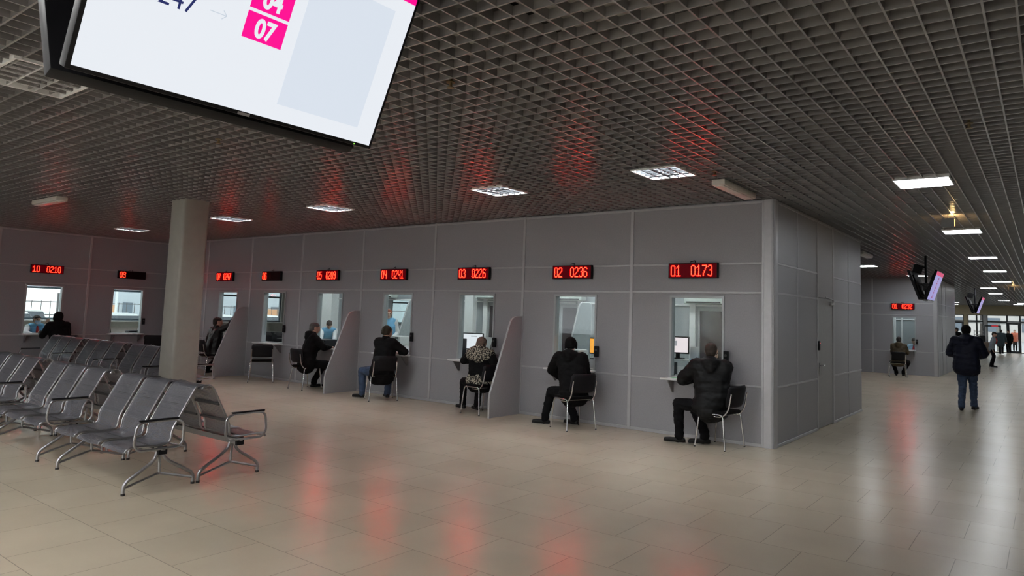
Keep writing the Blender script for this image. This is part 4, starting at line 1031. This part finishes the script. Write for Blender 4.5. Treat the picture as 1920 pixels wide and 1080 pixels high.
def person(label, pelvis, hh, neck, uh, ankles, toes, wrists, hd, hpitch=0., s=1., vox=.014, coat=None, trous=None, hair='dark', hat=None, hood=None, shoe=SHOE, hem=None, arm=1., bulk=1., group=None,
           face_on=False, mask=None, fold=.006, vest=None, tie=None, collar=True, knee_pole=None, elbow_pole=(None, None), hands=.6, hemskirt=0., bald=False, fur=None, lean_head=(0, 0)):
    """hh / uh / hd : hip, shoulder and head headings as (x, y); positions are world metres"""
    NP[0] += 1; seed = NP[0]
    pelvis, neck = V(pelvis), V(neck); Z = V((0, 0, 1))
    hf = V((*hh, 0)).normalized(); hr = hf.cross(Z); uf = V((*uh, 0)).normalized(); ur = uf.cross(Z)
    base = V((pelvis.x, pelvis.y, 0)); root = thing('person', label, 'person', base, 0, group)
    off = tuple(base)
    hips = [pelvis - hr * .09 * s, pelvis + hr * .09 * s]
    spine = (neck - pelvis); sh = [neck - ur * .185 * s - spine.normalized() * .05 * s, neck + ur * .185 * s - spine.normalized() * .05 * s]
    knees, elbows, an2, wr2 = [], [], [], []
    dd_ = lambda A, B: (A - V(B)).length
    if dd_(hips[0], ankles[0]) + dd_(hips[1], ankles[1]) > dd_(hips[0], ankles[1]) + dd_(hips[1], ankles[0]) + .02:
        ankles, toes = ankles[::-1], toes[::-1]; knee_pole = knee_pole[::-1] if knee_pole else None
    if dd_(sh[0], wrists[0]) + dd_(sh[1], wrists[1]) > dd_(sh[0], wrists[1]) + dd_(sh[1], wrists[0]) + .02: wrists, elbow_pole = wrists[::-1], elbow_pole[::-1]
    for i in (0, 1):
        kp = knee_pole[i] if knee_pole else hf + Z * .4
        k, a = ik(hips[i], ankles[i], .43 * s, .42 * s, kp); knees.append(k); an2.append(a)
        ep = elbow_pole[i] or (-Z * 1.0 + (ur if i else -ur) * .5 - uf * .4)
        e, w_ = ik(sh[i], wrists[i], .30 * s, .27 * s, ep); elbows.append(e); wr2.append(w_)
    chest = pelvis + spine * .68 + uf * .02 * s; waist = pelvis + spine * .28
    # ---- body
    hv = V((*hd, 0)).normalized(); hrr = hv.cross(Z); fw = hv * math.cos(hpitch) + Z * math.sin(hpitch); up = hrr.cross(fw)
    hc = neck + Z * .145 * s + V((lean_head[0], lean_head[1], 0)) + fw * .035 * s
    Mh = M.Identity(4)
    for k in range(3): Mh[k][0] = hrr[k] * s; Mh[k][1] = fw[k] * s; Mh[k][2] = up[k] * s; Mh[k][3] = hc[k]
    b = MB()
    b.hull([((0, -.028, .025), (.075, .085, .085)), ((0, .03, .02), (.068, .068, .075))], Mh); b.hull([((0, .03, -.02), (.062, .062, .06)), ((0, .052, -.088), (.030, .028, .024)), ((0, .02, -.06), (.055, .05, .04))], Mh)
    b.hull([((0, .098, .012), .008), ((0, .112, -.030), .013), ((0, .09, -.034), .016)], Mh)
    for sg in (-1, 1): b.hull([((sg * .078, -.008, .015), (.010, .018, .026)), ((sg * .076, -.002, -.02), (.008, .012, .014))], Mh); 
    b.hull([((-.03, .088, .034), .010), ((.03, .088, .034), .010)], Mh); b.hull([((-.02, .088, -.058), .009), ((.02, .088, -.058), .009)], Mh)
    b.hull([(neck - spine.normalized() * .05 * s, .062 * s), (hc - up * .05 * s - fw * .02 * s, .055 * s)])
    b.hull([(sh[0], .06 * s), (sh[1], .06 * s), (chest, .11 * s)]); b.hull([(chest - ur * .06, .10 * s), (chest + ur * .06, .10 * s), (waist, .105 * s)]); b.hull([(waist, .10 * s), (hips[0], .09 * s), (hips[1], .09 * s)])
    for i in (0, 1):
        b.hull([(sh[i], .052 * s), (elbows[i], .042 * s)]); b.hull([(elbows[i], .041 * s), (wr2[i], .027 * s)])
        b.hull([(hips[i], .082 * s), (knees[i], .056 * s)]); b.hull([(knees[i], .054 * s), (an2[i], .038 * s)]); 
    ex = MB()
    for i in (0, 1): hand(ex, wr2[i], (wr2[i] - elbows[i]).normalized() + uf * .15, Z if abs((wr2[i] - elbows[i]).normalized().z) < .8 else -uf, hands, s)
    remesh(b, 'body', min(vox, .011) if face_on else vox * .9, SKIN, root, 2, extra=ex, off=off)
    # ---- trousers
    tm = trous or mat('black_trousers', (.007, .007, .008), .85, var=.2, spec=.12)
    b = MB(); b.hull([(hips[0], .115 * s), (hips[1], .115 * s), (waist - spine * .05, .12 * s)])
    for i in (0, 1):
        b.hull([(hips[i], .108 * s), (knees[i], .077 * s)]); b.hull([(knees[i], .077 * s), (an2[i] + Z * .05 * s, .062 * s)]); b.hull([(an2[i] + Z * .05 * s, .064 * s), (an2[i] - Z * .005, .066 * s)])
    remesh(b, 'trousers', vox, tm, root, 3, fold, 11, seed, off=off)
    # ---- shoes
    for i in (0, 1):
        tv = V((*toes[i], 0)).normalized(); a = an2[i].copy(); z0 = max(a.z - .09 * s, 0) + .035
        b = MB(); a0 = V((a.x, a.y, z0)); b.hull([(a0 - tv * .045 * s, (.040 * s, .040 * s, .034)), (a0 + tv * .13 * s, (.042 * s, .042 * s, .030)), (a0 + tv * .18 * s, (.034 * s, .034 * s, .024))]); b.hull([(a0 + tv * .02, .042 * s), (a - tv * .005, .050 * s)])
        b.hull([(a0 - tv * .05 * s - Z * .024, (.036 * s, .036 * s, .010)), (a0 + tv * .185 * s - Z * .024, (.036 * s, .036 * s, .010))])
        remesh(b, 'shoe', .010 if vox < .016 else .016, shoe, root, 1, off=off)
    # ---- coat / jacket
    cm_ = coat or mat('black_jacket', (.013, .013, .014), .7, var=.25)
    B = bulk; hemv = hem if hem is not None else -.06
    low = pelvis + spine.normalized() * hemv
    b = MB(); b.hull([(sh[0], .078 * s * B), (sh[1], .078 * s * B), (chest - ur * .08 * s, .125 * s * B), (chest + ur * .08 * s, .125 * s * B)])
    b.hull([(chest - ur * .08 * s, .13 * s * B), (chest + ur * .08 * s, .13 * s * B), (waist - ur * .07 * s, .135 * s * B), (waist + ur * .07 * s, .135 * s * B)])
    b.hull([(waist - ur * .07 * s, .135 * s * B), (waist + ur * .07 * s, .135 * s * B), (low - hr * .09 * s, .135 * s * B), (low + hr * .09 * s, .135 * s * B)])
    if hemskirt:
        for i in (0, 1): b.hull([(hips[i], .13 * s * B), (hips[i].lerp(knees[i], hemskirt), .105 * s * B)])
    for i in (0, 1):
        b.hull([(sh[i], .078 * s * B * arm), (elbows[i], .064 * s * B * arm)]); b.hull([(elbows[i], .064 * s * B * arm), (wr2[i].lerp(elbows[i], .10), .047 * s * B * arm)])
    if collar: b.hull([(neck - spine.normalized() * .03 * s - uf * .01, .085 * s), (neck + Z * .035 * s + uf * .01, .072 * s)])
    if hood: b.hull([(neck - uf * .07 * s + Z * .03 * s, (.10 * s, .10 * s, .06 * s)), (neck - uf * .10 * s - Z * .06 * s, .075 * s), (neck - ur * .09 * s - uf * .03 * s, .06 * s), (neck + ur * .09 * s - uf * .03 * s, .06 * s)])
    if hood == 'up': b.hull([((0, -.035, .03), (.105, .115, .115)), ((0, .0, -.03), (.105, .10, .12))], Mh)
    remesh(b, 'jacket' if coat != 'shirt' else 'shirt', vox, cm_, root, 3, fold, 8, seed + 5, off=off)
    if fur:
        b = MB()
        b.hull([(neck - ur * .15 * s - uf * .05 - Z * .05, .115 * s), (neck + ur * .15 * s - uf * .05 - Z * .05, .115 * s), (neck - uf * .11 * s - Z * .11 * s, .10 * s), (neck - uf * .08 * s + Z * .03, .10 * s)])
        for i in (0, 1): b.hull([(sh[i] + Z * .02, .085 * s), (sh[i].lerp(elbows[i], .35), .08 * s)])
        remesh(b, 'fur_hood', vox, fur, root, 2, .02, 22, seed, off=off)
        b = MB(); q = pelvis + Z * .03; b.hull([(q - hr * .15 * s - hf * .03, .115 * s), (q + hr * .15 * s - hf * .03, .115 * s), (q - hf * .08, .12 * s)]); remesh(b, 'fur_hem', vox, fur, root, 2, .02, 22, seed + 2, off=off)
    if vest:
        b = MB(); b.hull([(sh[0].lerp(neck, .3) + uf * .01, .082 * s), (sh[1].lerp(neck, .3) + uf * .01, .082 * s), (chest - ur * .07, .132 * s), (chest + ur * .07, .132 * s)]); b.hull([(chest - ur * .07, .134 * s), (chest + ur * .07, .134 * s), (waist - ur * .07, .139 * s), (waist + ur * .07, .139 * s)])
        remesh(b, 'vest', vox, vest, root, 2, off=off)
    if tie:
        b = MB(); b.hull([(neck + uf * .085 * s - Z * .035 * s, .022 * s), (chest + uf * .12 * s, .045 * s)]); b.hull([(chest + uf * .12 * s, .045 * s), (chest.lerp(waist, .7) + uf * .135 * s, .022 * s)])
        remesh(b, 'neck_tie', .012, tie, root, 1, off=off)
    # ---- hair and hat
    if hair and hood != 'up':
        hm_ = HAIRS[hair]; b = MB()
        if bald: b.hull([((0, -.045, -.005), (.081, .080, .075)), ((0, -.02, .0), (.083, .06, .05))], Mh)
        else: b.hull([((0, -.034, .032), (.084, .092, .090)), ((0, .012, .052), (.076, .078, .066))], Mh); b.hull([((0, -.060, -.015), (.072, .062, .075)), ((0, -.045, .02), (.083, .07, .06))], Mh)
        if hair in ('fair', 'red'): b.hull([((0, -.06, -.02), (.088, .07, .09)), ((0, -.03, .04), (.095, .09, .085))], Mh)
        if hair == 'fair': b.hull([((0, -.105, .02), (.05, .045, .05))], Mh)
        remesh(b, 'hair', .009, hm_, root, 2, .004, 40, seed, off=off)
    if hat is not None:
        b = MB(); b.hull([((0, -.028, .050), (.090, .100, .082)), ((0, -.028, .018), (.092, .102, .045)), ((0, -.045, -.035), (.080, .085, .03))], Mh)
        remesh(b, 'hat', .009, hat[1], root, 2, .003, 40, seed, off=off)
        if hat[0] == 'flaps':
            b = MB()
            for sg in (-1, 1): b.hull([((sg * .085, -.01, .02), (.016, .04, .045)), ((sg * .088, -.008, -.03), (.014, .028, .03))], Mh)
            b.hull([((0, -.12, .0), (.05, .015, .03)), ((0, -.11, .05), (.06, .02, .03))], Mh); remesh(b, 'hat_flaps', .009, hat[1], root, 1, off=off)
        if hat[0] == 'visor': b = MB(); b.hull([((-.05, .09, .045), (.02, .02, .007)), ((.05, .09, .045), (.02, .02, .007)), ((0, .135, .035), (.03, .02, .007))], Mh); remesh(b, 'hat_visor', .008, hat[1], root, 1, off=off)
    if face_on:
        for sg in (-1, 1):
            b = MB(); b.ball((sg * .031, .087, .014), (.011, .008, .007), mtx=Mh); o = b.build('eye', mat('dark_eye', (.02, .015, .012), .2), root, True); o.location = -base
        if not mask: b = MB(); b.ball((0, .093, -.056), (.022, .007, .007), mtx=Mh); o = b.build('mouth', mat('lip_red', (.40, .13, .11), .5), root, True); o.location = -base
    if mask:
        b = MB(); b.hull([((-.045, .06, -.045), (.022, .04, .045)), ((.045, .06, -.045), (.022, .04, .045)), ((0, .10, -.03), (.022, .022, .03)), ((0, .085, -.08), (.03, .02, .02))], Mh); remesh(b, 'face_mask', .008, mask, root, 2, off=off)
    return root

JBLK = mat('black_jacket_cloth', (.0075, .0075, .008), .85, var=.25, spec=.12)
def quilt(name, col, freq, strength=.28, rough=.6):
    m = mat(name, col, rough, var=.2, spec=.22)
    n = m.node_tree.nodes; l = m.node_tree.links
    wv = n.new('ShaderNodeTexWave'); wv.wave_type = 'BANDS'; wv.bands_direction = 'Z'; wv.inputs['Scale'].default_value = freq; wv.inputs['Distortion'].default_value = 3.2; wv.inputs['Detail'].default_value = 2
    t = n.new('ShaderNodeTexCoord'); l.new(t.outputs['Object'], wv.inputs['Vector']); bn = n.new('ShaderNodeBump'); bn.inputs['Strength'].default_value = strength; bn.inputs['Distance'].default_value = .03
    l.new(wv.outputs['Fac'], bn.inputs['Height']); l.new(bn.outputs[0], n['Principled BSDF'].inputs['Normal'])
    return m
PUFF = quilt('black_puffer_nylon', (.008, .0085, .009), 2.6)
NAVYP = quilt('navy_puffer_nylon', (.007, .009, .022), 2.4)
LEATH = mat('black_leather', (.010, .009, .009), .36, spec=.35, var=.3, scale=20, bump=.35, bscale=14)
JEANS = mat('blue_denim', (.035, .060, .115), .8, var=.3, scale=12)
OLIVE = mat('olive_brown_jacket', (.085, .062, .034), .75, var=.2)
TEAL = mat('dark_teal_coat', (.016, .032, .042), .7, var=.2)
SHIRT = mat('white_shirt', (.66, .67, .68), .7, var=.06, scale=8)
VEST = mat('sky_blue_vest', (.16, .40, .62), .7, var=.08); REDT = mat('red_tie', (.50, .03, .03), .6)
LBLUE = mat('light_blue_uniform', (.32, .50, .66), .7, var=.1); MASKM = mat('pale_blue_mask', (.45, .58, .72), .7)
BCAP = mat('black_knit_cap', (.007, .007, .007), .9, spec=.1, bump=.4, bscale=120); OCAP = mat('olive_knit_cap', (.045, .040, .030), .9, spec=.1, bump=.4, bscale=120)
LEO = spots_mat('leopard_fur', (.010, .009, .008), (.50, .46, .37), 52, .51)
ORANGE = mat('orange_jacket', (.42, .10, .05), .7)
SN = 'customers sitting at the service windows'
# window 01
person('man in a black quilted puffer jacket sitting at window 01', (-.70, -.40, .53), (-1, .25), (-.735, -.40, 1.12), (-.35, 1), [(-1.14, -.50, .10), (-.84, -.34, .10)], [(-1, -.30), (-.6, -.35)], [(-1.0, -.17, .88), (-.82, -.20, .90)], (-.25, 1), -.12,
       s=1.03, vox=.012, coat=PUFF, hood=True, hem=-.05, hemskirt=.28, bulk=1.24, arm=1.12, hair='brown', fold=.012, elbow_pole=((-1, -.5, -.6), (.9, -.6, -.6)), knee_pole=[(-1, 0, .7), (-.3, .3, .5)], group=SN)
# window 02
person('man in black jacket and black ear-flap cap sitting at window 02', (-2.86, -.56, .53), (-1, .35), (-2.99, -.50, 1.10), (-.35, 1), [(-3.36, -.60, .10), (-3.0, -.32, .10)], [(-1, -.35), (-.8, .1)], [(-3.22, -.30, .68), (-2.98, -.17, .89)], (-.3, 1), -.15,
       s=1.0, vox=.012, coat=JBLK, hood=True, hem=-.06, hemskirt=.15, bulk=1.15, arm=1.1, hair=None, hat=('flaps', BCAP), fold=.009, elbow_pole=((-1, -.5, .1), (.8, -.6, -.6)), group=SN)
# window 03
person('woman in a black coat with leopard-print hood sitting at window 03', (-4.86, -.45, .52), (-.6, 1), (-4.90, -.42, 1.04), (-.3, 1), [(-5.36, -.32, .10), (-5.04, -.30, .10)], [(-.9, .2), (-.7, .3)], [(-5.22, -.16, .86), (-4.72, -.28, .80)], (-.1, 1), -.2,
       s=.94, vox=.012, coat=JBLK, hair='fair', hem=-.04, hemskirt=.25, bulk=1.18, fur=LEO, fold=.008, elbow_pole=((-1, -.4, -.5), (1, -.5, -.5)), knee_pole=[(-.8, .2, .7), (-.5, .5, .6)], group=SN)
# window 04
person('man in jeans, dark jacket and olive knit cap sitting at window 04', (-7.22, -.58, .53), (-.75, .65), (-7.25, -.50, 1.13), (-.1, 1), [(-7.66, -.66, .10), (-7.36, -.30, .10)], [(-.75, -.3), (-.6, .3)], [(-7.42, -.14, .87), (-7.20, -.16, .88)], (.1, 1), -.1,
       s=1.0, vox=.013, coat=JBLK, trous=JEANS, hair=None, hat=('plain', OCAP), hem=-.10, hemskirt=.12, bulk=1.16, fold=.008, elbow_pole=((-1, -.5, -.6), (1.4, -.1, -.2)), knee_pole=[(-1, .0, .6), (-.6, .7, .5)], group=SN)
# window 05
person('grey-haired man in a black hooded coat leaning on the sill of window 05', (-9.55, -.61, .53), (.35, 1), (-9.62, -.44, 1.12), (.45, 1), [(-9.68, -.30, .10), (-9.28, -.20, .10)], [(.1, 1), (.5, 1)], [(-9.62, -.16, .87), (-9.38, -.17, .87)], (.55, 1), -.12,
       s=1.0, vox=.013, coat=JBLK, hood=True, hair='grey', hem=-.06, hemskirt=.2, bulk=1.18, fold=.008, elbow_pole=((-.8, -.6, -.6), (1, -.5, -.6)), knee_pole=[(.3, .8, .7), (.6, .7, .7)], group=SN)
# window 07
person('man in black leather jacket pointing through window 07', (-13.46, -.52, .53), (.0, 1), (-13.45, -.48, 1.12), (.1, 1), [(-13.74, -.46, .10), (-13.38, -.44, .10)], [(-.4, 1), (.1, 1)], [(-13.93, -.38, .60), (-13.06, -.22, 1.43)], (.35, 1), .0,
       s=1.0, vox=.014, coat=LEATH, hair='dark', hem=-.03, bulk=1.06, fold=.010, elbow_pole=((-1, -.4, -.2), (.9, -.2, -.6)), knee_pole=[(-.2, 1, .6), (.2, 1, .6)], hands=.15, group=SN)
# window 10
person('person in black with hood up sitting at window 10', (-16.50, -2.68, .53), (-1, .0), (-16.66, -2.74, 1.12), (-1, -.1), [(-16.85, -2.90, .10), (-16.85, -2.55, .10)], [(-1, 0), (-1, 0)], [(-16.98, -2.98, .88), (-16.98, -2.6, .88)], (-1, -.2), -.2,
       s=1.0, vox=.015, coat=JBLK, hood='up', hair=None, hem=-.08, hemskirt=.3, bulk=1.18, fold=.008, group=SN)
# second block
person('man in an olive jacket sitting at the second block window', (-1.12, 16.72, .53), (-.1, 1), (-1.10, 16.78, 1.08), (-.05, 1), [(-1.22, 16.98, .10), (-1.0, 16.98, .10)], [(-.2, 1), (.2, 1)], [(-1.25, 17.2, .86), (-.95, 17.2, .86)], (-.1, 1), -.15,
       s=.98, vox=.017, coat=OLIVE, hood=True, hair='dark', hem=-.06, bulk=1.1, group=SN, knee_pole=[(-.5, .8, .6), (.5, .8, .6)])
# staff behind the windows
SG_ = 'staff behind the service windows'
person('clerk in white shirt, blue vest, red tie and face mask behind window 10', (-18.35, -2.70, .50), (1, -.05), (-18.22, -2.70, 1.02), (1, .1), [(-17.95, -2.85, .1), (-17.95, -2.6, .1)], [(1, 0), (1, 0)], [(-17.72, -2.92, .80), (-17.98, -2.50, 1.08)], (1, .12), -.15,
       s=.98, vox=.014, coat=SHIRT, vest=VEST, tie=REDT, hair='brown', face_on=True, mask=MASKM, bulk=.92, collar=False, fold=.004, group=SG_, elbow_pole=((0, -1, -.6), (.4, .5, -1)))
person('clerk in blue vest bending over papers behind window 05', (-12.55, 2.05, .78), (.7, -.7), (-12.22, 1.90, 1.14), (.8, -.4), [(-12.6, 2.15, .1), (-12.75, 1.95, .1)], [(1, -.6), (1, -.6)], [(-11.95, 1.5, .82), (-11.8, 1.75, .82)], (.8, -.5), -.75,
       s=.95, vox=.014, coat=SHIRT, vest=VEST, hair='brown', face_on=True, bulk=.92, collar=False, fold=.004, group=SG_, knee_pole=[(1, -.6, .1), (1, -.6, .1)])
person('red-haired clerk in white standing behind window 04', (-10.34, 2.25, .93), (.6, -.8), (-10.31, 2.22, 1.46), (.7, -.6), [(-10.4, 2.35, .1), (-10.28, 2.2, .1)], [(.6, -.8), (.6, -.8)], [(-10.4, 1.95, 1.0), (-10.12, 2.2, .98)], (.75, -.5), -.1,
       s=.98, vox=.014, coat=SHIRT, vest=VEST, hair='red', face_on=True, bulk=.92, collar=False, fold=.004, group=SG_)
person('clerk in white and red at the right edge of window 02', (-3.44, 1.22, .50), (-.3, -1), (-3.40, 1.12, .98), (-.2, -1), [(-3.5, .95, .1), (-3.3, .95, .1)], [(0, -1), (0, -1)], [(-3.46, .82, .82), (-3.14, .98, .82)], (-.4, -1), -.2,
       s=.95, vox=.014, coat=SHIRT, tie=REDT, hair='brown', face_on=True, bulk=.92, collar=False, fold=.004, group=SG_)
person('clerk with fair hair half hidden behind the man at window 01', (-1.32, 1.15, .50), (-.1, -1), (-1.27, 1.05, 1.0), (-.1, -1), [(-1.4, .85, .1), (-1.2, .85, .1)], [(0, -1), (0, -1)], [(-1.2, .78, .82), (-1.02, .76, .82)], (-.2, -1), -.1,
       s=.95, vox=.014, coat=SHIRT, vest=VEST, hair='brown', face_on=True, bulk=.92, collar=False, fold=.004, group=SG_)
person('clerk in light blue with red tie behind the second block window', (-.92, 18.98, .50), (-.1, -1), (-.92, 18.88, 1.03), (-.1, -1), [(-1.05, 18.9, .1), (-.85, 18.9, .1)], [(0, -1), (0, -1)], [(-1.12, 18.6, .82), (-.75, 18.6, .82)], (-.15, -1), -.35,
       s=.98, vox=.017, coat=LBLUE, tie=REDT, hair='brown', face_on=True, bulk=.92, collar=False, fold=.004, group=SG_)
# walkers
person('man in navy puffer jacket and jeans walking away down the aisle', (1.63, 7.45, .93), (.05, 1), (1.63, 7.50, 1.49), (.02, 1), [(1.535, 7.33, .10), (1.725, 7.72, .10)], [(-.05, 1), (.25, 1)], [(1.50, 7.78, 1.08), (1.76, 7.80, 1.08)], (-.1, 1), -.05,
       s=1.03, vox=.014, coat=NAVYP, trous=JEANS, hood=True, hair='dark', hat=('plain', BCAP), hem=-.06, bulk=1.20, arm=1.12, fold=.012, elbow_pole=((-1, -.35, -.5), (1, -.35, -.5)))
person('woman in pale blouse and red scarf leaning forward in the aisle', (.98, 27.2, .87), (1, -.1), (1.07, 27.17, 1.34), (1, -.1), [(.93, 27.3, .1), (1.0, 27.05, .1)], [(1, -.1), (1, -.2)], [(1.04, 27.42, .80), (1.03, 26.96, .78)], (1, -.25), -.45,
       s=.93, vox=.016, coat=mat('pale_blue_blouse', (.34, .40, .46), .7), tie=REDT, hair='brown', face_on=True, bulk=.9, collar=False, fold=.004)
person('person in a dark teal coat walking out to the entrance', (.44, 46.2, .92), (.2, 1), (.46, 46.25, 1.42), (.2, 1), [(.40, 46.0, .10), (.52, 46.5, .10)], [(.2, 1), (.2, 1)], [(.18, 46.3, .85), (.75, 46.3, .85)], (.2, 1), 0,
       s=.97, vox=.02, coat=TEAL, hair='dark', hem=-.25, bulk=1.3)
person('dark-haired person in black half hidden behind the walking man', (-.62, 30.0, .93), (-.6, -1), (-.60, 30.0, 1.46), (-.7, -1), [(-.73, 30, .1), (-.53, 30, .1)], [(-.5, -1), (-.5, -1)], [(-.85, 29.9, .87), (-.4, 29.95, .87)], (-.9, -.6), 0,
       s=.96, vox=.018, coat=JBLK, hair='dark', hem=-.1, bulk=1.15, face_on=True)
person('person in black standing by the glazed entrance door', (.74, 49.9, .90), (-.1, -1), (.74, 49.9, 1.38), (0, -1), [(.66, 49.9, .1), (.83, 49.9, .1)], [(0, -1), (0, -1)], [(.52, 49.85, .8), (.96, 49.85, .8)], (-.3, -1), 0,
       s=.96, vox=.02, coat=JBLK, hair='dark', hem=-.15, bulk=1.15, hat=('plain', mat('dark_red_cap', (.12, .02, .02), .8)))
person('person in an orange jacket outside the entrance door', (.88, 57., .92), (.2, -1), (.88, 57., 1.42), (.2, -1), [(.80, 57, .1), (.98, 57, .1)], [(.2, -1), (.2, -1)], [(.66, 56.9, .85), (1.12, 56.9, .85)], (.2, -1), 0,
       s=.98, vox=.02, coat=ORANGE, hair='dark', hem=-.1, bulk=1.15)
# empty swivel chairs behind the left-hand windows
t = thing('office_chair', 'black office chair back seen through window 09', 'chair', (-18.15, -1.02, 0), -PI / 2)
MB().rbox((-.22, -.22, .44), (.22, .22, .50), .03).build('seat', BLACKF, t, True); mb = MB(); mb.hull([((-.16, -.25, .70), (.05, .03, .1)), ((.16, -.25, .70), (.05, .03, .1)), ((-.13, -.27, .94), (.05, .03, .05)), ((.13, -.27, .94), (.05, .03, .05))]); mb.build('backrest', BLACKF, t, True)
mb = MB(); mb.cyl((0, 0, .1), (0, 0, .44), .03)
for k in range(5): mb.tube([(0, 0, .1), (math.cos(k * 1.257) * .28, math.sin(k * 1.257) * .28, .06)], .018, 8)
mb.build('swivel_base', BLACKP, t, True)
mb = MB(); mb.box((-.02, -.27, .46), (.02, -.24, .75)); mb.build('back_support', BLACKP, t)
mb = MB()
for k in range(5): mb.ball((math.cos(k * 1.257) * .28, math.sin(k * 1.257) * .28, .03), .03)
mb.build('caster', BLACKP, t, True)
